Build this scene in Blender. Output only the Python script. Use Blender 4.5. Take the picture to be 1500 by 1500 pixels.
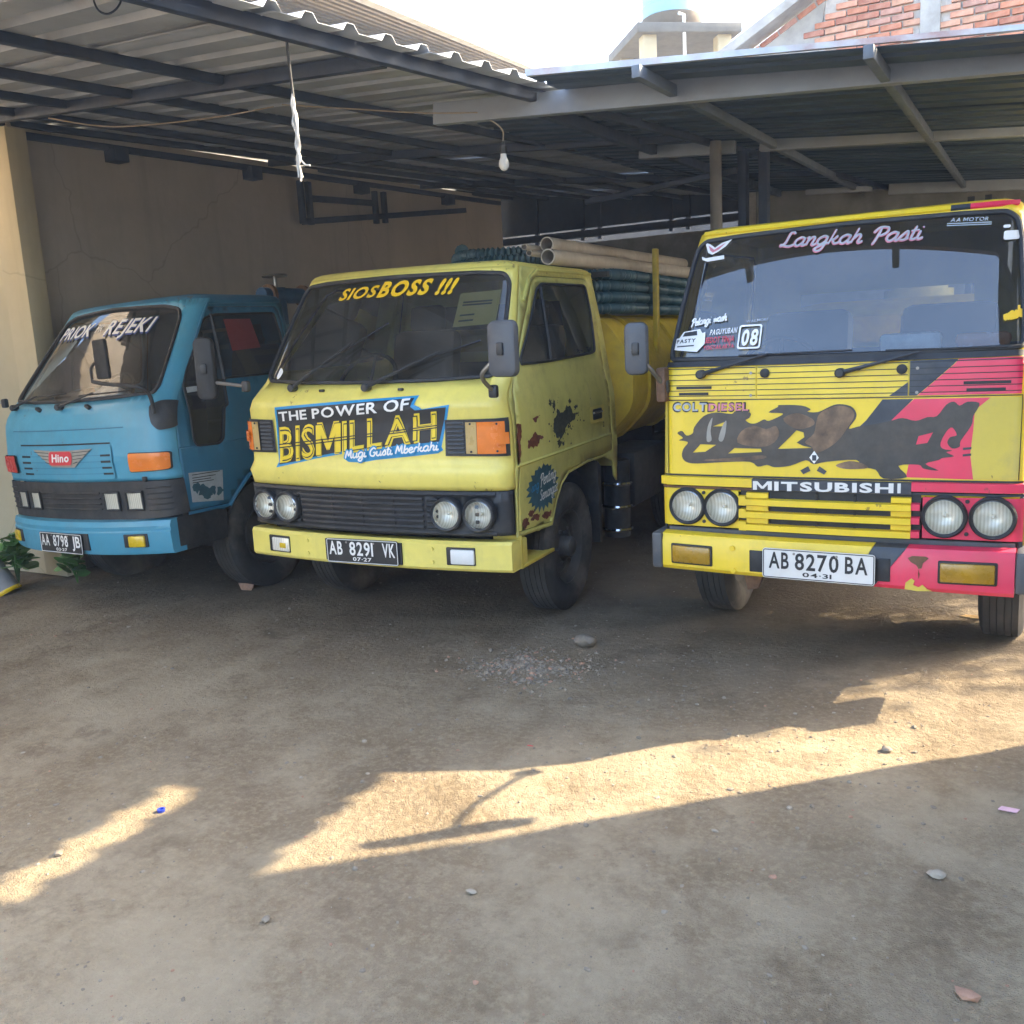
import bpy, bmesh, math, random
from mathutils import Vector, Matrix
from mathutils.geometry import delaunay_2d_cdt
random.seed(7)
R = math.radians
scene = bpy.context.scene
COL = scene.collection
for o in list(bpy.data.objects): bpy.data.objects.remove(o)

# ------------------------------------------------------------------ camera, sky, sun, exposure
# world axes: X runs along the truck fronts (to the right), Y back into the shed, Z up
CAM_H, CAM_PITCH, CAM_ROLL, CAM_YAW = 1.624, R(10.318), R(-3.075), R(29.0)
cam = bpy.data.cameras.new("camera"); cam_o = bpy.data.objects.new("camera", cam); COL.objects.link(cam_o)
cam.sensor_width = 36.0; cam.lens = 36.0*1374.49/1500.0; cam.clip_start = .05; cam.clip_end = 600
_fw = Vector((0, math.cos(CAM_PITCH), -math.sin(CAM_PITCH))); _up = Vector((0, math.sin(CAM_PITCH), math.cos(CAM_PITCH))); _rt = Vector((1, 0, 0))
_r2 = _rt*math.cos(CAM_ROLL)+_up*math.sin(CAM_ROLL); _u2 = -_rt*math.sin(CAM_ROLL)+_up*math.cos(CAM_ROLL)
_m = Matrix((_r2, _u2, -_fw)).transposed().to_4x4()
cam_o.matrix_world = Matrix.Translation((0, 0, CAM_H)) @ Matrix.Rotation(CAM_YAW, 4, 'Z') @ _m
scene.camera = cam_o

SUN_AZ, SUN_EL = R(43.3), R(32.0)          # azimuth from +X towards +Y
sdir = Vector((math.cos(SUN_AZ)*math.cos(SUN_EL), math.sin(SUN_AZ)*math.cos(SUN_EL), math.sin(SUN_EL)))
world = bpy.data.worlds.new("World"); scene.world = world; world.use_nodes = True
nt = world.node_tree; bg = nt.nodes["Background"]
sky = nt.nodes.new("ShaderNodeTexSky"); sky.sky_type = 'NISHITA'; sky.sun_disc = False
sky.sun_elevation = SUN_EL; sky.sun_rotation = math.pi/2-SUN_AZ
sky.air_density = 1.0; sky.dust_density = 2.5; sky.ozone_density = 1.0
nt.links.new(sky.outputs[0], bg.inputs[0]); bg.inputs[1].default_value = .15
sun = bpy.data.lights.new("sun", 'SUN'); sun.energy = 2.75; sun.angle = R(.53); sun.color = (1, .83, .57)
sun_o = bpy.data.objects.new("sun", sun); COL.objects.link(sun_o)
sun_o.rotation_euler = sdir.to_track_quat('Z', 'Y').to_euler(); sun_o.location = (8, 8, 12)
vs = scene.view_settings; vs.view_transform = 'Standard'; vs.look = 'None'; vs.gamma = 1; vs.exposure = 3.16
vs.use_curve_mapping = False
scene.cycles.use_denoising = True
scene.cycles.max_bounces = 6; scene.cycles.transparent_max_bounces = 12

# ------------------------------------------------------------------ materials
MATS = {}
def new_mat(name):
    m = bpy.data.materials.new(name); m.use_nodes = True; MATS[name] = m
    return m, m.node_tree, m.node_tree.nodes["Principled BSDF"]
def tex_noise(nt, scale, detail=4, rough=.6, coord='Object', vec=None):
    n = nt.nodes.new("ShaderNodeTexNoise"); n.inputs["Scale"].default_value = scale; n.inputs["Detail"].default_value = detail; n.inputs["Roughness"].default_value = rough
    if vec is None:
        t = nt.nodes.get("TC") or nt.nodes.new("ShaderNodeTexCoord"); t.name = "TC"; vec = t.outputs[coord]
    nt.links.new(vec, n.inputs["Vector"]); return n
def ramp(nt, fac, stops):
    r = nt.nodes.new("ShaderNodeValToRGB"); e = r.color_ramp.elements
    while len(e) < len(stops): e.new(.5)
    for k, (p, c) in enumerate(stops): e[k].position = p; e[k].color = c if len(c) == 4 else (*c, 1)
    nt.links.new(fac, r.inputs[0]); return r
def mixc(nt, fac, a, b, mode='MIX'):
    m = nt.nodes.new("ShaderNodeMix"); m.data_type = 'RGBA'; m.blend_type = mode
    if hasattr(fac, 'node'): nt.links.new(fac, m.inputs[0])
    else: m.inputs[0].default_value = fac
    for s, i in ((a, 6), (b, 7)):
        if hasattr(s, 'node'): nt.links.new(s, m.inputs[i])
        else: m.inputs[i].default_value = s if len(s) == 4 else (*s, 1)
    return m.outputs[2]
def bump(nt, b, h, strength=.3, dist=.01):
    n = nt.nodes.new("ShaderNodeBump"); n.inputs["Strength"].default_value = strength; n.inputs["Distance"].default_value = dist
    nt.links.new(h, n.inputs["Height"]); nt.links.new(n.outputs[0], b.inputs["Normal"]); return n
def simple(name, col, rough=.5, metal=0., vary=.12, scale=9., bmp=0., dirt=None, dirt_amt=.35, coat=0., spec=.5):
    m, t, b = new_mat(name)
    n = tex_noise(t, scale, 5)
    lo = tuple(max(0, c*(1-vary)) for c in col); hi = tuple(min(1, c*(1+vary)) for c in col)
    out = ramp(t, n.outputs[0], [(.3, lo), (.7, hi)]).outputs[0]
    if dirt:
        d = tex_noise(t, scale*.45, 8, .7)
        f = ramp(t, d.outputs[0], [(.48, (0, 0, 0)), (.72, (dirt_amt,)*3)])
        out = mixc(t, f.outputs[0], out, dirt)
    t.links.new(out, b.inputs["Base Color"])
    rr = ramp(t, tex_noise(t, scale*2.3, 4).outputs[0], [(.3, (max(.03, rough-.08),)*3), (.75, (min(1, rough+.12),)*3)])
    t.links.new(rr.outputs[0], b.inputs["Roughness"])
    b.inputs["Metallic"].default_value = metal; b.inputs["Coat Weight"].default_value = coat; b.inputs["Coat Roughness"].default_value = .15
    b.inputs["Specular IOR Level"].default_value = spec
    if bmp: bump(t, b, tex_noise(t, scale*6, 6).outputs[0], bmp, .006)
    return m
DUST = (.30, .25, .19)
def paint(name, col, rough=.36, dirt=(.3, .25, .15), dirt_amt=.35, chip=(.13, .06, .03), chips=.5, coat=.2):
    """old sprayed paint: uneven tone, dust, run-down streaks, small chips, shallow dents"""
    m, t, b = new_mat(name)
    n = tex_noise(t, 2.6, 6, .62)
    c = ramp(t, n.outputs[0], [(.28, tuple(k*.86 for k in col)), (.55, col), (.78, tuple(min(1, k*1.07+.012) for k in col))]).outputs[0]
    mp = t.nodes.new("ShaderNodeMapping"); mp.inputs["Scale"].default_value = (9, 9, .8); t.links.new(t.nodes["TC"].outputs["Object"], mp.inputs[0])
    sn = tex_noise(t, 1.6, 6, .65, vec=mp.outputs[0])
    c = mixc(t, ramp(t, sn.outputs[0], [(.52, (0, 0, 0)), (.78, (dirt_amt*.75,)*3)]).outputs[0], c, dirt)
    dn = tex_noise(t, 5.5, 9, .72)
    c = mixc(t, ramp(t, dn.outputs[0], [(.50, (0, 0, 0)), (.74, (dirt_amt,)*3)]).outputs[0], c, dirt)
    cn = tex_noise(t, 34, 5, .62); cm = tex_noise(t, 3.1, 3, .5)
    mu = t.nodes.new("ShaderNodeMath"); mu.operation = 'MULTIPLY'; t.links.new(cn.outputs[0], mu.inputs[0]); t.links.new(cm.outputs[0], mu.inputs[1])
    c = mixc(t, ramp(t, mu.outputs[0], [(.405, (0, 0, 0)), (.42, (chips,)*3)]).outputs[0], c, chip)
    t.links.new(c, b.inputs["Base Color"])
    t.links.new(ramp(t, dn.outputs[0], [(.3, (rough-.06,)*3), (.75, (min(1, rough+.28),)*3)]).outputs[0], b.inputs["Roughness"])
    b.inputs["Coat Weight"].default_value = coat; b.inputs["Coat Roughness"].default_value = .2
    lf = tex_noise(t, 2.2, 2, .4); hf = tex_noise(t, 60, 4, .6)
    mm = t.nodes.new("ShaderNodeMath"); mm.operation = 'MULTIPLY_ADD'; mm.inputs[1].default_value = .05; t.links.new(hf.outputs[0], mm.inputs[0]); t.links.new(lf.outputs[0], mm.inputs[2])
    bump(t, b, mm.outputs[0], .30, .03)
    return m
paint('yellow_paint', (.78, .655, .145), dirt=(.42, .35, .13), dirt_amt=.30, chips=.6)
paint('yellow_door', (.64, .58, .155), .42, dirt=(.30, .26, .12), dirt_amt=.42, chips=.8, coat=.1)
paint('bright_yellow', (.80, .565, .020), dirt=(.44, .32, .07), dirt_amt=.32, chips=.6)
paint('patch_yellow', (.62, .48, .07), .5, dirt=(.36, .29, .13), dirt_amt=.45, chips=.7, coat=.05)
paint('pink_red', (.74, .034, .090), dirt=(.45, .10, .10), dirt_amt=.32, chips=.5)
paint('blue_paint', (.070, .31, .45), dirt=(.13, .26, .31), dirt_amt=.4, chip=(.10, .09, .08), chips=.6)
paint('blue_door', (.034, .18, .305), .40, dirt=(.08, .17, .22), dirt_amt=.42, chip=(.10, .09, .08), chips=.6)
simple('stripe_black', (.030, .036, .050), .45, vary=.2, dirt=(.13, .12, .11), dirt_amt=.3)
simple('black_plastic', (.028, .029, .032), .5, vary=.2, dirt=(.12, .105, .085), dirt_amt=.45, bmp=.08)
simple('grey_plastic', (.075, .080, .090), .5, vary=.15, dirt=(.16, .14, .11), dirt_amt=.3)
simple('rubber', (.022, .022, .024), .6, vary=.2)
simple('tyre_rubber', (.040, .037, .034), .8, vary=.25, scale=7, dirt=(.17, .145, .115), dirt_amt=.75, bmp=.15)
simple('rim_steel', (.075, .070, .065), .6, metal=.3, vary=.25, dirt=(.16, .13, .10), dirt_amt=.6, bmp=.1)
simple('chassis', (.022, .021, .020), .75, vary=.3, dirt=(.085, .07, .055), dirt_amt=.6, bmp=.15)
simple('tank_yellow', (.50, .37, .03), .5, vary=.12, dirt=(.22, .17, .07), dirt_amt=.5, bmp=.05)
simple('tank_blue', (.03, .14, .24), .5, vary=.12, dirt=(.08, .10, .11), dirt_amt=.5, bmp=.05)
simple('chrome', (.62, .62, .62), .16, metal=1, vary=.1)
simple('dull_metal', (.30, .29, .27), .45, metal=.8, vary=.2, dirt=(.18, .12, .07), dirt_amt=.5)
simple('rusty_metal', (.17, .095, .055), .75, metal=.2, vary=.35, scale=22, bmp=.2)
simple('rust_patch', (.16, .045, .022), .75, vary=.45, scale=30, bmp=.2)
simple('bare_patch', (.050, .052, .036), .75, vary=.5, scale=40, bmp=.15)
simple('brown_blot', (.17, .105, .060), .55, vary=.75, scale=9, dirt=(.035, .028, .024), dirt_amt=1.0)
simple('black_blot', (.028, .025, .023), .45, vary=.5, scale=18, dirt=(.11, .075, .045), dirt_amt=.30, coat=.4)
simple('orange_lens', (.75, .19, .02), .22, vary=.12, coat=.4)
simple('tan_lens', (.48, .33, .12), .3, vary=.12, coat=.3)
simple('red_lens', (.52, .04, .035), .25, vary=.12, coat=.4)
simple('amber_lens', (.36, .20, .012), .28, vary=.2, dirt=(.22, .15, .04), coat=.4)
simple('yellow_lens', (.62, .42, .01), .28, vary=.2, coat=.4)
simple('white_print', (.78, .77, .74), .5, vary=.05)
simple('plate_white', (.72, .71, .68), .45, vary=.05, dirt=(.5, .46, .40), dirt_amt=.25)
simple('plate_black', (.018, .018, .020), .45, vary=.2, dirt=(.09, .08, .07), dirt_amt=.3)
simple('print_black', (.022, .022, .024), .5, vary=.1)
simple('print_blue', (.020, .26, .52), .45, vary=.06)
simple('print_yellow', (.78, .58, .03), .45, vary=.06)
simple('print_olive', (.56, .46, .16), .45, vary=.06)
simple('print_gold', (.80, .50, .015), .45, vary=.06)
simple('print_red', (.62, .05, .06), .45, vary=.06)
simple('print_pink', (.60, .20, .24), .45, vary=.2, scale=14)
simple('print_navy', (.02, .05, .22), .5, vary=.06)
simple('print_grey', (.40, .43, .45), .5, vary=.15, scale=20)
simple('sticker_teal', (.035, .10, .13), .5, vary=.25)
simple('badge_grey', (.30, .28, .24), .45, vary=.15)
simple('paper_tan', (.55, .42, .15), .7, vary=.06)
simple('paper_red', (.22, .030, .030), .7, vary=.06)
simple('cardboard', (.30, .19, .11), .8, vary=.1)
simple('plastic_bag', (.80, .82, .84), .25, vary=.2, coat=.3)
simple('seat_vinyl', (.075, .060, .055), .55, vary=.2)
simple('seat_brown', (.17, .085, .045), .6, vary=.2)
simple('cab_inside', (.13, .12, .105), .7, vary=.15)
simple('dash', (.016, .016, .018), .6, vary=.2, dirt=(.04, .035, .03), dirt_amt=.3)
simple('pvc', (.50, .44, .37), .5, vary=.1, dirt=(.28, .22, .17), dirt_amt=.6)
simple('hose_teal', (.030, .080, .105), .45, vary=.25, dirt=(.11, .12, .12), dirt_amt=.4)
simple('hose_black', (.028, .038, .045), .5, vary=.25, dirt=(.10, .10, .10), dirt_amt=.4)
simple('valve_blue', (.02, .08, .17), .5, vary=.2)
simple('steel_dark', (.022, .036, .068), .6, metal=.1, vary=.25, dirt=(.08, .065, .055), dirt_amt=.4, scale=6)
simple('steel_grey', (.235, .265, .31), .55, vary=.1, dirt=(.20, .18, .16), dirt_amt=.4, scale=5)
simple('steel_mid', (.12, .145, .18), .55, vary=.15, dirt=(.10, .09, .08), dirt_amt=.4, scale=5)
simple('post_grey', (.13, .125, .12), .55, vary=.15, dirt=(.13, .11, .09), dirt_amt=.5)
simple('cord_white', (.50, .48, .44), .8, vary=.2, scale=30)
simple('cord_tan', (.36, .28, .20), .7, vary=.2)
simple('bulb_white', (.75, .73, .68), .25, vary=.03)
simple('concrete', (.36, .34, .31), .85, vary=.2, scale=4, dirt=(.16, .15, .13), dirt_amt=.6, bmp=.25)
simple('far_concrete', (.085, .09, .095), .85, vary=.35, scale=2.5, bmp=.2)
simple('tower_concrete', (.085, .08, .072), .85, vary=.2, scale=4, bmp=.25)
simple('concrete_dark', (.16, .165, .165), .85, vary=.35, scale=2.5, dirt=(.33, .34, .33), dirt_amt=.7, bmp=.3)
simple('cream_render', (.36, .30, .185), .8, vary=.08, scale=3, dirt=(.38, .32, .22), dirt_amt=.4, bmp=.1)
simple('mortar', (.48, .46, .43), .9, vary=.15, scale=20, bmp=.3)
simple('tank_plastic', (.17, .32, .40), .4, vary=.06)
simple('tank_bowl', (.075, .055, .036), .6, metal=.3, vary=.3, scale=3)
simple('roof_tile', (.17, .128, .085), .8, vary=.15, scale=5, dirt=(.08, .06, .045), dirt_amt=.5)
simple('house_wall', (.55, .52, .46), .85, vary=.1, scale=3, bmp=.1)
simple('wood_dark', (.10, .07, .05), .7, vary=.3)
simple('rock_tan', (.19, .160, .125), .85, vary=.3, scale=20, bmp=.3)
simple('stone', (.235, .198, .150), .85, vary=.3, scale=25, bmp=.25)
simple('stone_pale', (.33, .285, .22), .85, vary=.2, scale=25, bmp=.2)
simple('stone_brick', (.36, .21, .14), .85, vary=.25, scale=25, bmp=.2)
simple('cap_blue', (.03, .06, .42), .4)
simple('litter_pink', (.72, .45, .52), .5)
simple('leaf_dry', (.48, .30, .12), .7, vary=.3)
simple('pot_grey', (.25, .25, .25), .6, vary=.15, dirt=(.25, .22, .18), dirt_amt=.5)
for k, c in enumerate([(.43, .155, .085), (.52, .21, .12), (.36, .13, .08), (.48, .25, .16), (.40, .20, .15), (.56, .26, .17)]):
    simple('brick_%d' % k, c, .9, vary=.22, scale=14, dirt=(.45, .36, .28), dirt_amt=.4, bmp=.3)
for k, c in enumerate([(.075, .19, .045), (.10, .24, .055), (.15, .28, .08)]):
    simple('leaf_%d' % k, c, .5, vary=.3, scale=18)
simple('bark', (.13, .10, .07), .9, vary=.3, scale=20, bmp=.4)

def wall_mat(name, base, stain):
    m, t, b = new_mat(name)
    n1 = tex_noise(t, 1.1, 6, .65); n2 = tex_noise(t, 14, 6, .6)
    c = ramp(t, n1.outputs[0], [(.3, tuple(k*.80 for k in base)), (.7, base)]).outputs[0]
    f = ramp(t, n2.outputs[0], [(.45, (0, 0, 0)), (.75, (.3, .3, .3))]).outputs[0]
    c = mixc(t, f, c, stain)
    # drip stains run down the wall: noise stretched along z
    mp = t.nodes.new("ShaderNodeMapping"); mp.inputs["Scale"].default_value = (2.2, 2.2, .18)
    t.links.new(t.nodes["TC"].outputs["Object"], mp.inputs[0])
    n3 = tex_noise(t, 2.2, 5, .6, vec=mp.outputs[0])
    f = ramp(t, n3.outputs[0], [(.52, (0, 0, 0)), (.75, (.45, .45, .45))]).outputs[0]
    c = mixc(t, f, c, tuple(k*.62 for k in base))
    # hairline cracks
    w = tex_noise(t, 2.0, 3); wv = mixc(t, .22, t.nodes["TC"].outputs["Object"], w.outputs["Color"])
    v = t.nodes.new("ShaderNodeTexVoronoi"); v.feature = 'DISTANCE_TO_EDGE'; v.inputs["Scale"].default_value = .55
    t.links.new(wv, v.inputs["Vector"])
    f = ramp(t, v.outputs["Distance"], [(0, (.28, .28, .28)), (.0016, (0, 0, 0))]).outputs[0]
    c = mixc(t, f, c, tuple(k*.3 for k in base))
    t.links.new(c, b.inputs["Base Color"]); b.inputs["Roughness"].default_value = .9
    bump(t, b, n2.outputs[0], .25, .01)
wall_mat('plaster', (.50, .43, .345), (.40, .34, .27))
wall_mat('plaster_cream', (.60, .50, .32), (.50, .41, .27))

m, t, b = new_mat('roof_sheet')          # galvanised sheet, dull and a little stained
n = tex_noise(t, 3.5, 6, .65)
c = ramp(t, n.outputs[0], [(.3, (.34, .365, .41)), (.7, (.45, .47, .50))]).outputs[0]
d = tex_noise(t, 1.4, 7, .7)
c = mixc(t, ramp(t, d.outputs[0], [(.55, (0, 0, 0)), (.78, (.5, .5, .5))]).outputs[0], c, (.24, .17, .12))
t.links.new(c, b.inputs["Base Color"]); b.inputs["Metallic"].default_value = .35; b.inputs["Roughness"].default_value = .5
m, t, b = new_mat('roof_sheet_dark')  # blue-dark tone puts the hazy veil of the shaded underside into the colour
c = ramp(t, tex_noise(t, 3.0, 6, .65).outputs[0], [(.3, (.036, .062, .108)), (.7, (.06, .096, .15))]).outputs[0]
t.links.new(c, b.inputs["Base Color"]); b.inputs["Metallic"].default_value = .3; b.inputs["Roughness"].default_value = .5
simple('flashing', (.42, .44, .46), .45, metal=.3, vary=.2, dirt=(.33, .11, .06), dirt_amt=.8, scale=5)

def glass(name, tint, rough=.02, ior=1.5, extra=0.0, bump_scale=None):
    m = bpy.data.materials.new(name); m.use_nodes = True; MATS[name] = m; t = m.node_tree
    t.nodes.remove(t.nodes["Principled BSDF"]); out = t.nodes["Material Output"]
    tr = t.nodes.new("ShaderNodeBsdfTransparent"); tr.inputs[0].default_value = (*tint, 1)
    gl = t.nodes.new("ShaderNodeBsdfGlossy"); gl.inputs["Roughness"].default_value = rough; gl.inputs[0].default_value = (1, 1, 1, 1)
    fr = t.nodes.new("ShaderNodeFresnel"); fr.inputs[0].default_value = ior
    ad = t.nodes.new("ShaderNodeMath"); ad.operation = 'ADD'; ad.use_clamp = True; ad.inputs[1].default_value = extra
    # a film of dust that scatters a little light
    df = t.nodes.new("ShaderNodeBsdfDiffuse"); df.inputs[0].default_value = (.40, .37, .33, 1)
    ms = t.nodes.new("ShaderNodeMixShader"); m2 = t.nodes.new("ShaderNodeMixShader")
    nz = tex_noise(t, 3.0, 6, .7); rp = ramp(t, nz.outputs[0], [(.35, (.025, .025, .025)), (.8, (.15, .15, .15))])
    t.links.new(rp.outputs[0], m2.inputs[0]); t.links.new(tr.outputs[0], m2.inputs[1]); t.links.new(df.outputs[0], m2.inputs[2])
    t.links.new(fr.outputs[0], ad.inputs[0]); t.links.new(ad.outputs[0], ms.inputs[0]); t.links.new(m2.outputs[0], ms.inputs[1]); t.links.new(gl.outputs[0], ms.inputs[2])
    t.links.new(ms.outputs[0], out.inputs[0])
    if bump_scale:
        w = t.nodes.new("ShaderNodeTexWave"); w.inputs["Scale"].default_value = bump_scale; tc = t.nodes.get("TC"); t.links.new(tc.outputs["Object"], w.inputs[0])
        bp = t.nodes.new("ShaderNodeBump"); bp.inputs["Strength"].default_value = .2; bp.inputs["Distance"].default_value = .003
        t.links.new(w.outputs[0], bp.inputs["Height"]); t.links.new(bp.outputs[0], gl.inputs["Normal"])
glass('windscreen', (.50, .55, .56), .012, 1.62)
glass('windscreen_sky', (.38, .43, .46), .012, 2.05)
glass('tinted_window', (.30, .33, .35), .02, 1.5)
glass('clear_window', (.55, .58, .56), .02, 1.5)
glass('lamp_glass', (.92, .92, .90), .05, 1.40, .0)
m, t, b = new_mat('reflector')          # fluted, slightly yellowed headlamp bowl
w_ = t.nodes.new("ShaderNodeTexWave"); w_.inputs["Scale"].default_value = 22; w_.inputs["Distortion"].default_value = .6
tcx = t.nodes.new("ShaderNodeTexCoord"); t.links.new(tcx.outputs["Object"], w_.inputs[0])
t.links.new(ramp(t, w_.outputs[0], [(.2, (.70, .66, .56)), (.8, (.90, .87, .78))]).outputs[0], b.inputs["Base Color"]); b.inputs["Metallic"].default_value = .25; b.inputs["Roughness"].default_value = .32

m, t, b = new_mat('dirt')                # packed earth of the yard
tc = t.nodes.new("ShaderNodeTexCoord"); tc.name = "TC"
n1 = tex_noise(t, .55, 6, .6); n2 = tex_noise(t, 3.2, 8, .68); n3 = tex_noise(t, 38, 6, .7); n4 = tex_noise(t, 160, 3, .6)
c = ramp(t, n1.outputs[0], [(.30, (.200, .152, .102)), (.50, (.325, .262, .180)), (.70, (.400, .332, .232))]).outputs[0]
c = mixc(t, ramp(t, n2.outputs[0], [(.36, (.65, .65, .65)), (.60, (0, 0, 0))]).outputs[0], c, (.190, .140, .084))
c = mixc(t, ramp(t, n3.outputs[0], [(.46, (0, 0, 0)), (.72, (.62, .62, .62))]).outputs[0], c, (.45, .375, .245))
v = t.nodes.new("ShaderNodeTexVoronoi"); v.inputs["Scale"].default_value = 55; t.links.new(tc.outputs["Object"], v.inputs["Vector"])
c = mixc(t, ramp(t, v.outputs["Distance"], [(.05, (.5, .5, .5)), (.22, (0, 0, 0))]).outputs[0], c, (.235, .19, .125))
# drag marks and old wheel tracks: noise drawn out along the driving direction
mpt = t.nodes.new("ShaderNodeMapping"); mpt.inputs["Rotation"].default_value = (0, 0, R(-14)); mpt.inputs["Scale"].default_value = (4.5, .6, 1); t.links.new(tc.outputs["Object"], mpt.inputs[0])
tn = tex_noise(t, 1.0, 7, .62, vec=mpt.outputs[0])
c = mixc(t, ramp(t, tn.outputs[0], [(.38, (.20, .20, .20)), (.52, (0, 0, 0))]).outputs[0], c, (.18, .135, .082))
c = mixc(t, ramp(t, tn.outputs[0], [(.60, (0, 0, 0)), (.75, (.18, .18, .18))]).outputs[0], c, (.43, .355, .225))
ln = tex_noise(t, 1.15, 11, .72)
c = mixc(t, ramp(t, ln.outputs[0], [(.49, (0, 0, 0)), (.57, (.50, .50, .50))]).outputs[0], c, (.43, .36, .25))
dk = tex_noise(t, 2.1, 11, .75)
c = mixc(t, ramp(t, dk.outputs[0], [(.38, (.5, .5, .5)), (.45, (0, 0, 0))]).outputs[0], c, (.165, .122, .080))
on = tex_noise(t, 1.7, 4, .5)
c = mixc(t, ramp(t, on.outputs[0], [(.66, (0, 0, 0)), (.72, (.55, .55, .55))]).outputs[0], c, (.125, .092, .058))
# oil-dark soil where the trucks are parked, with some of their shade painted in
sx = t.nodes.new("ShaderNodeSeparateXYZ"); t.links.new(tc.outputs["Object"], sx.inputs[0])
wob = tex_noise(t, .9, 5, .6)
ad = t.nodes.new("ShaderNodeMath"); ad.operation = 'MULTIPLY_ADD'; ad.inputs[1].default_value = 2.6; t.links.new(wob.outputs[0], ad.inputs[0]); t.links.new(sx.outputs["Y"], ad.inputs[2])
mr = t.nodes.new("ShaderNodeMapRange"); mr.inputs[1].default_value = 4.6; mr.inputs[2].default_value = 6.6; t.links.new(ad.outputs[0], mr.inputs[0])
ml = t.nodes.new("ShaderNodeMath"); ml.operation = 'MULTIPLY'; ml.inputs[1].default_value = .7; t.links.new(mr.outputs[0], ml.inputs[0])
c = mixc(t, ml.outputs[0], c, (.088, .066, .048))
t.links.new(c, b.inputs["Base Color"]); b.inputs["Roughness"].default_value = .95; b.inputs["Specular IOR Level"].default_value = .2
mm = t.nodes.new("ShaderNodeMath"); mm.operation = 'MULTIPLY_ADD'; mm.inputs[1].default_value = .5
t.links.new(n3.outputs[0], mm.inputs[0]); t.links.new(n4.outputs[0], mm.inputs[2])
v2 = t.nodes.new("ShaderNodeTexVoronoi"); v2.inputs["Scale"].default_value = 34; t.links.new(tc.outputs["Object"], v2.inputs["Vector"])
m3 = t.nodes.new("ShaderNodeMath"); m3.operation = 'MULTIPLY_ADD'; m3.inputs[1].default_value = -.55; t.links.new(v2.outputs["Distance"], m3.inputs[0]); t.links.new(mm.outputs[0], m3.inputs[2])
bump(t, b, m3.outputs[0], .85, .019)

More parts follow.
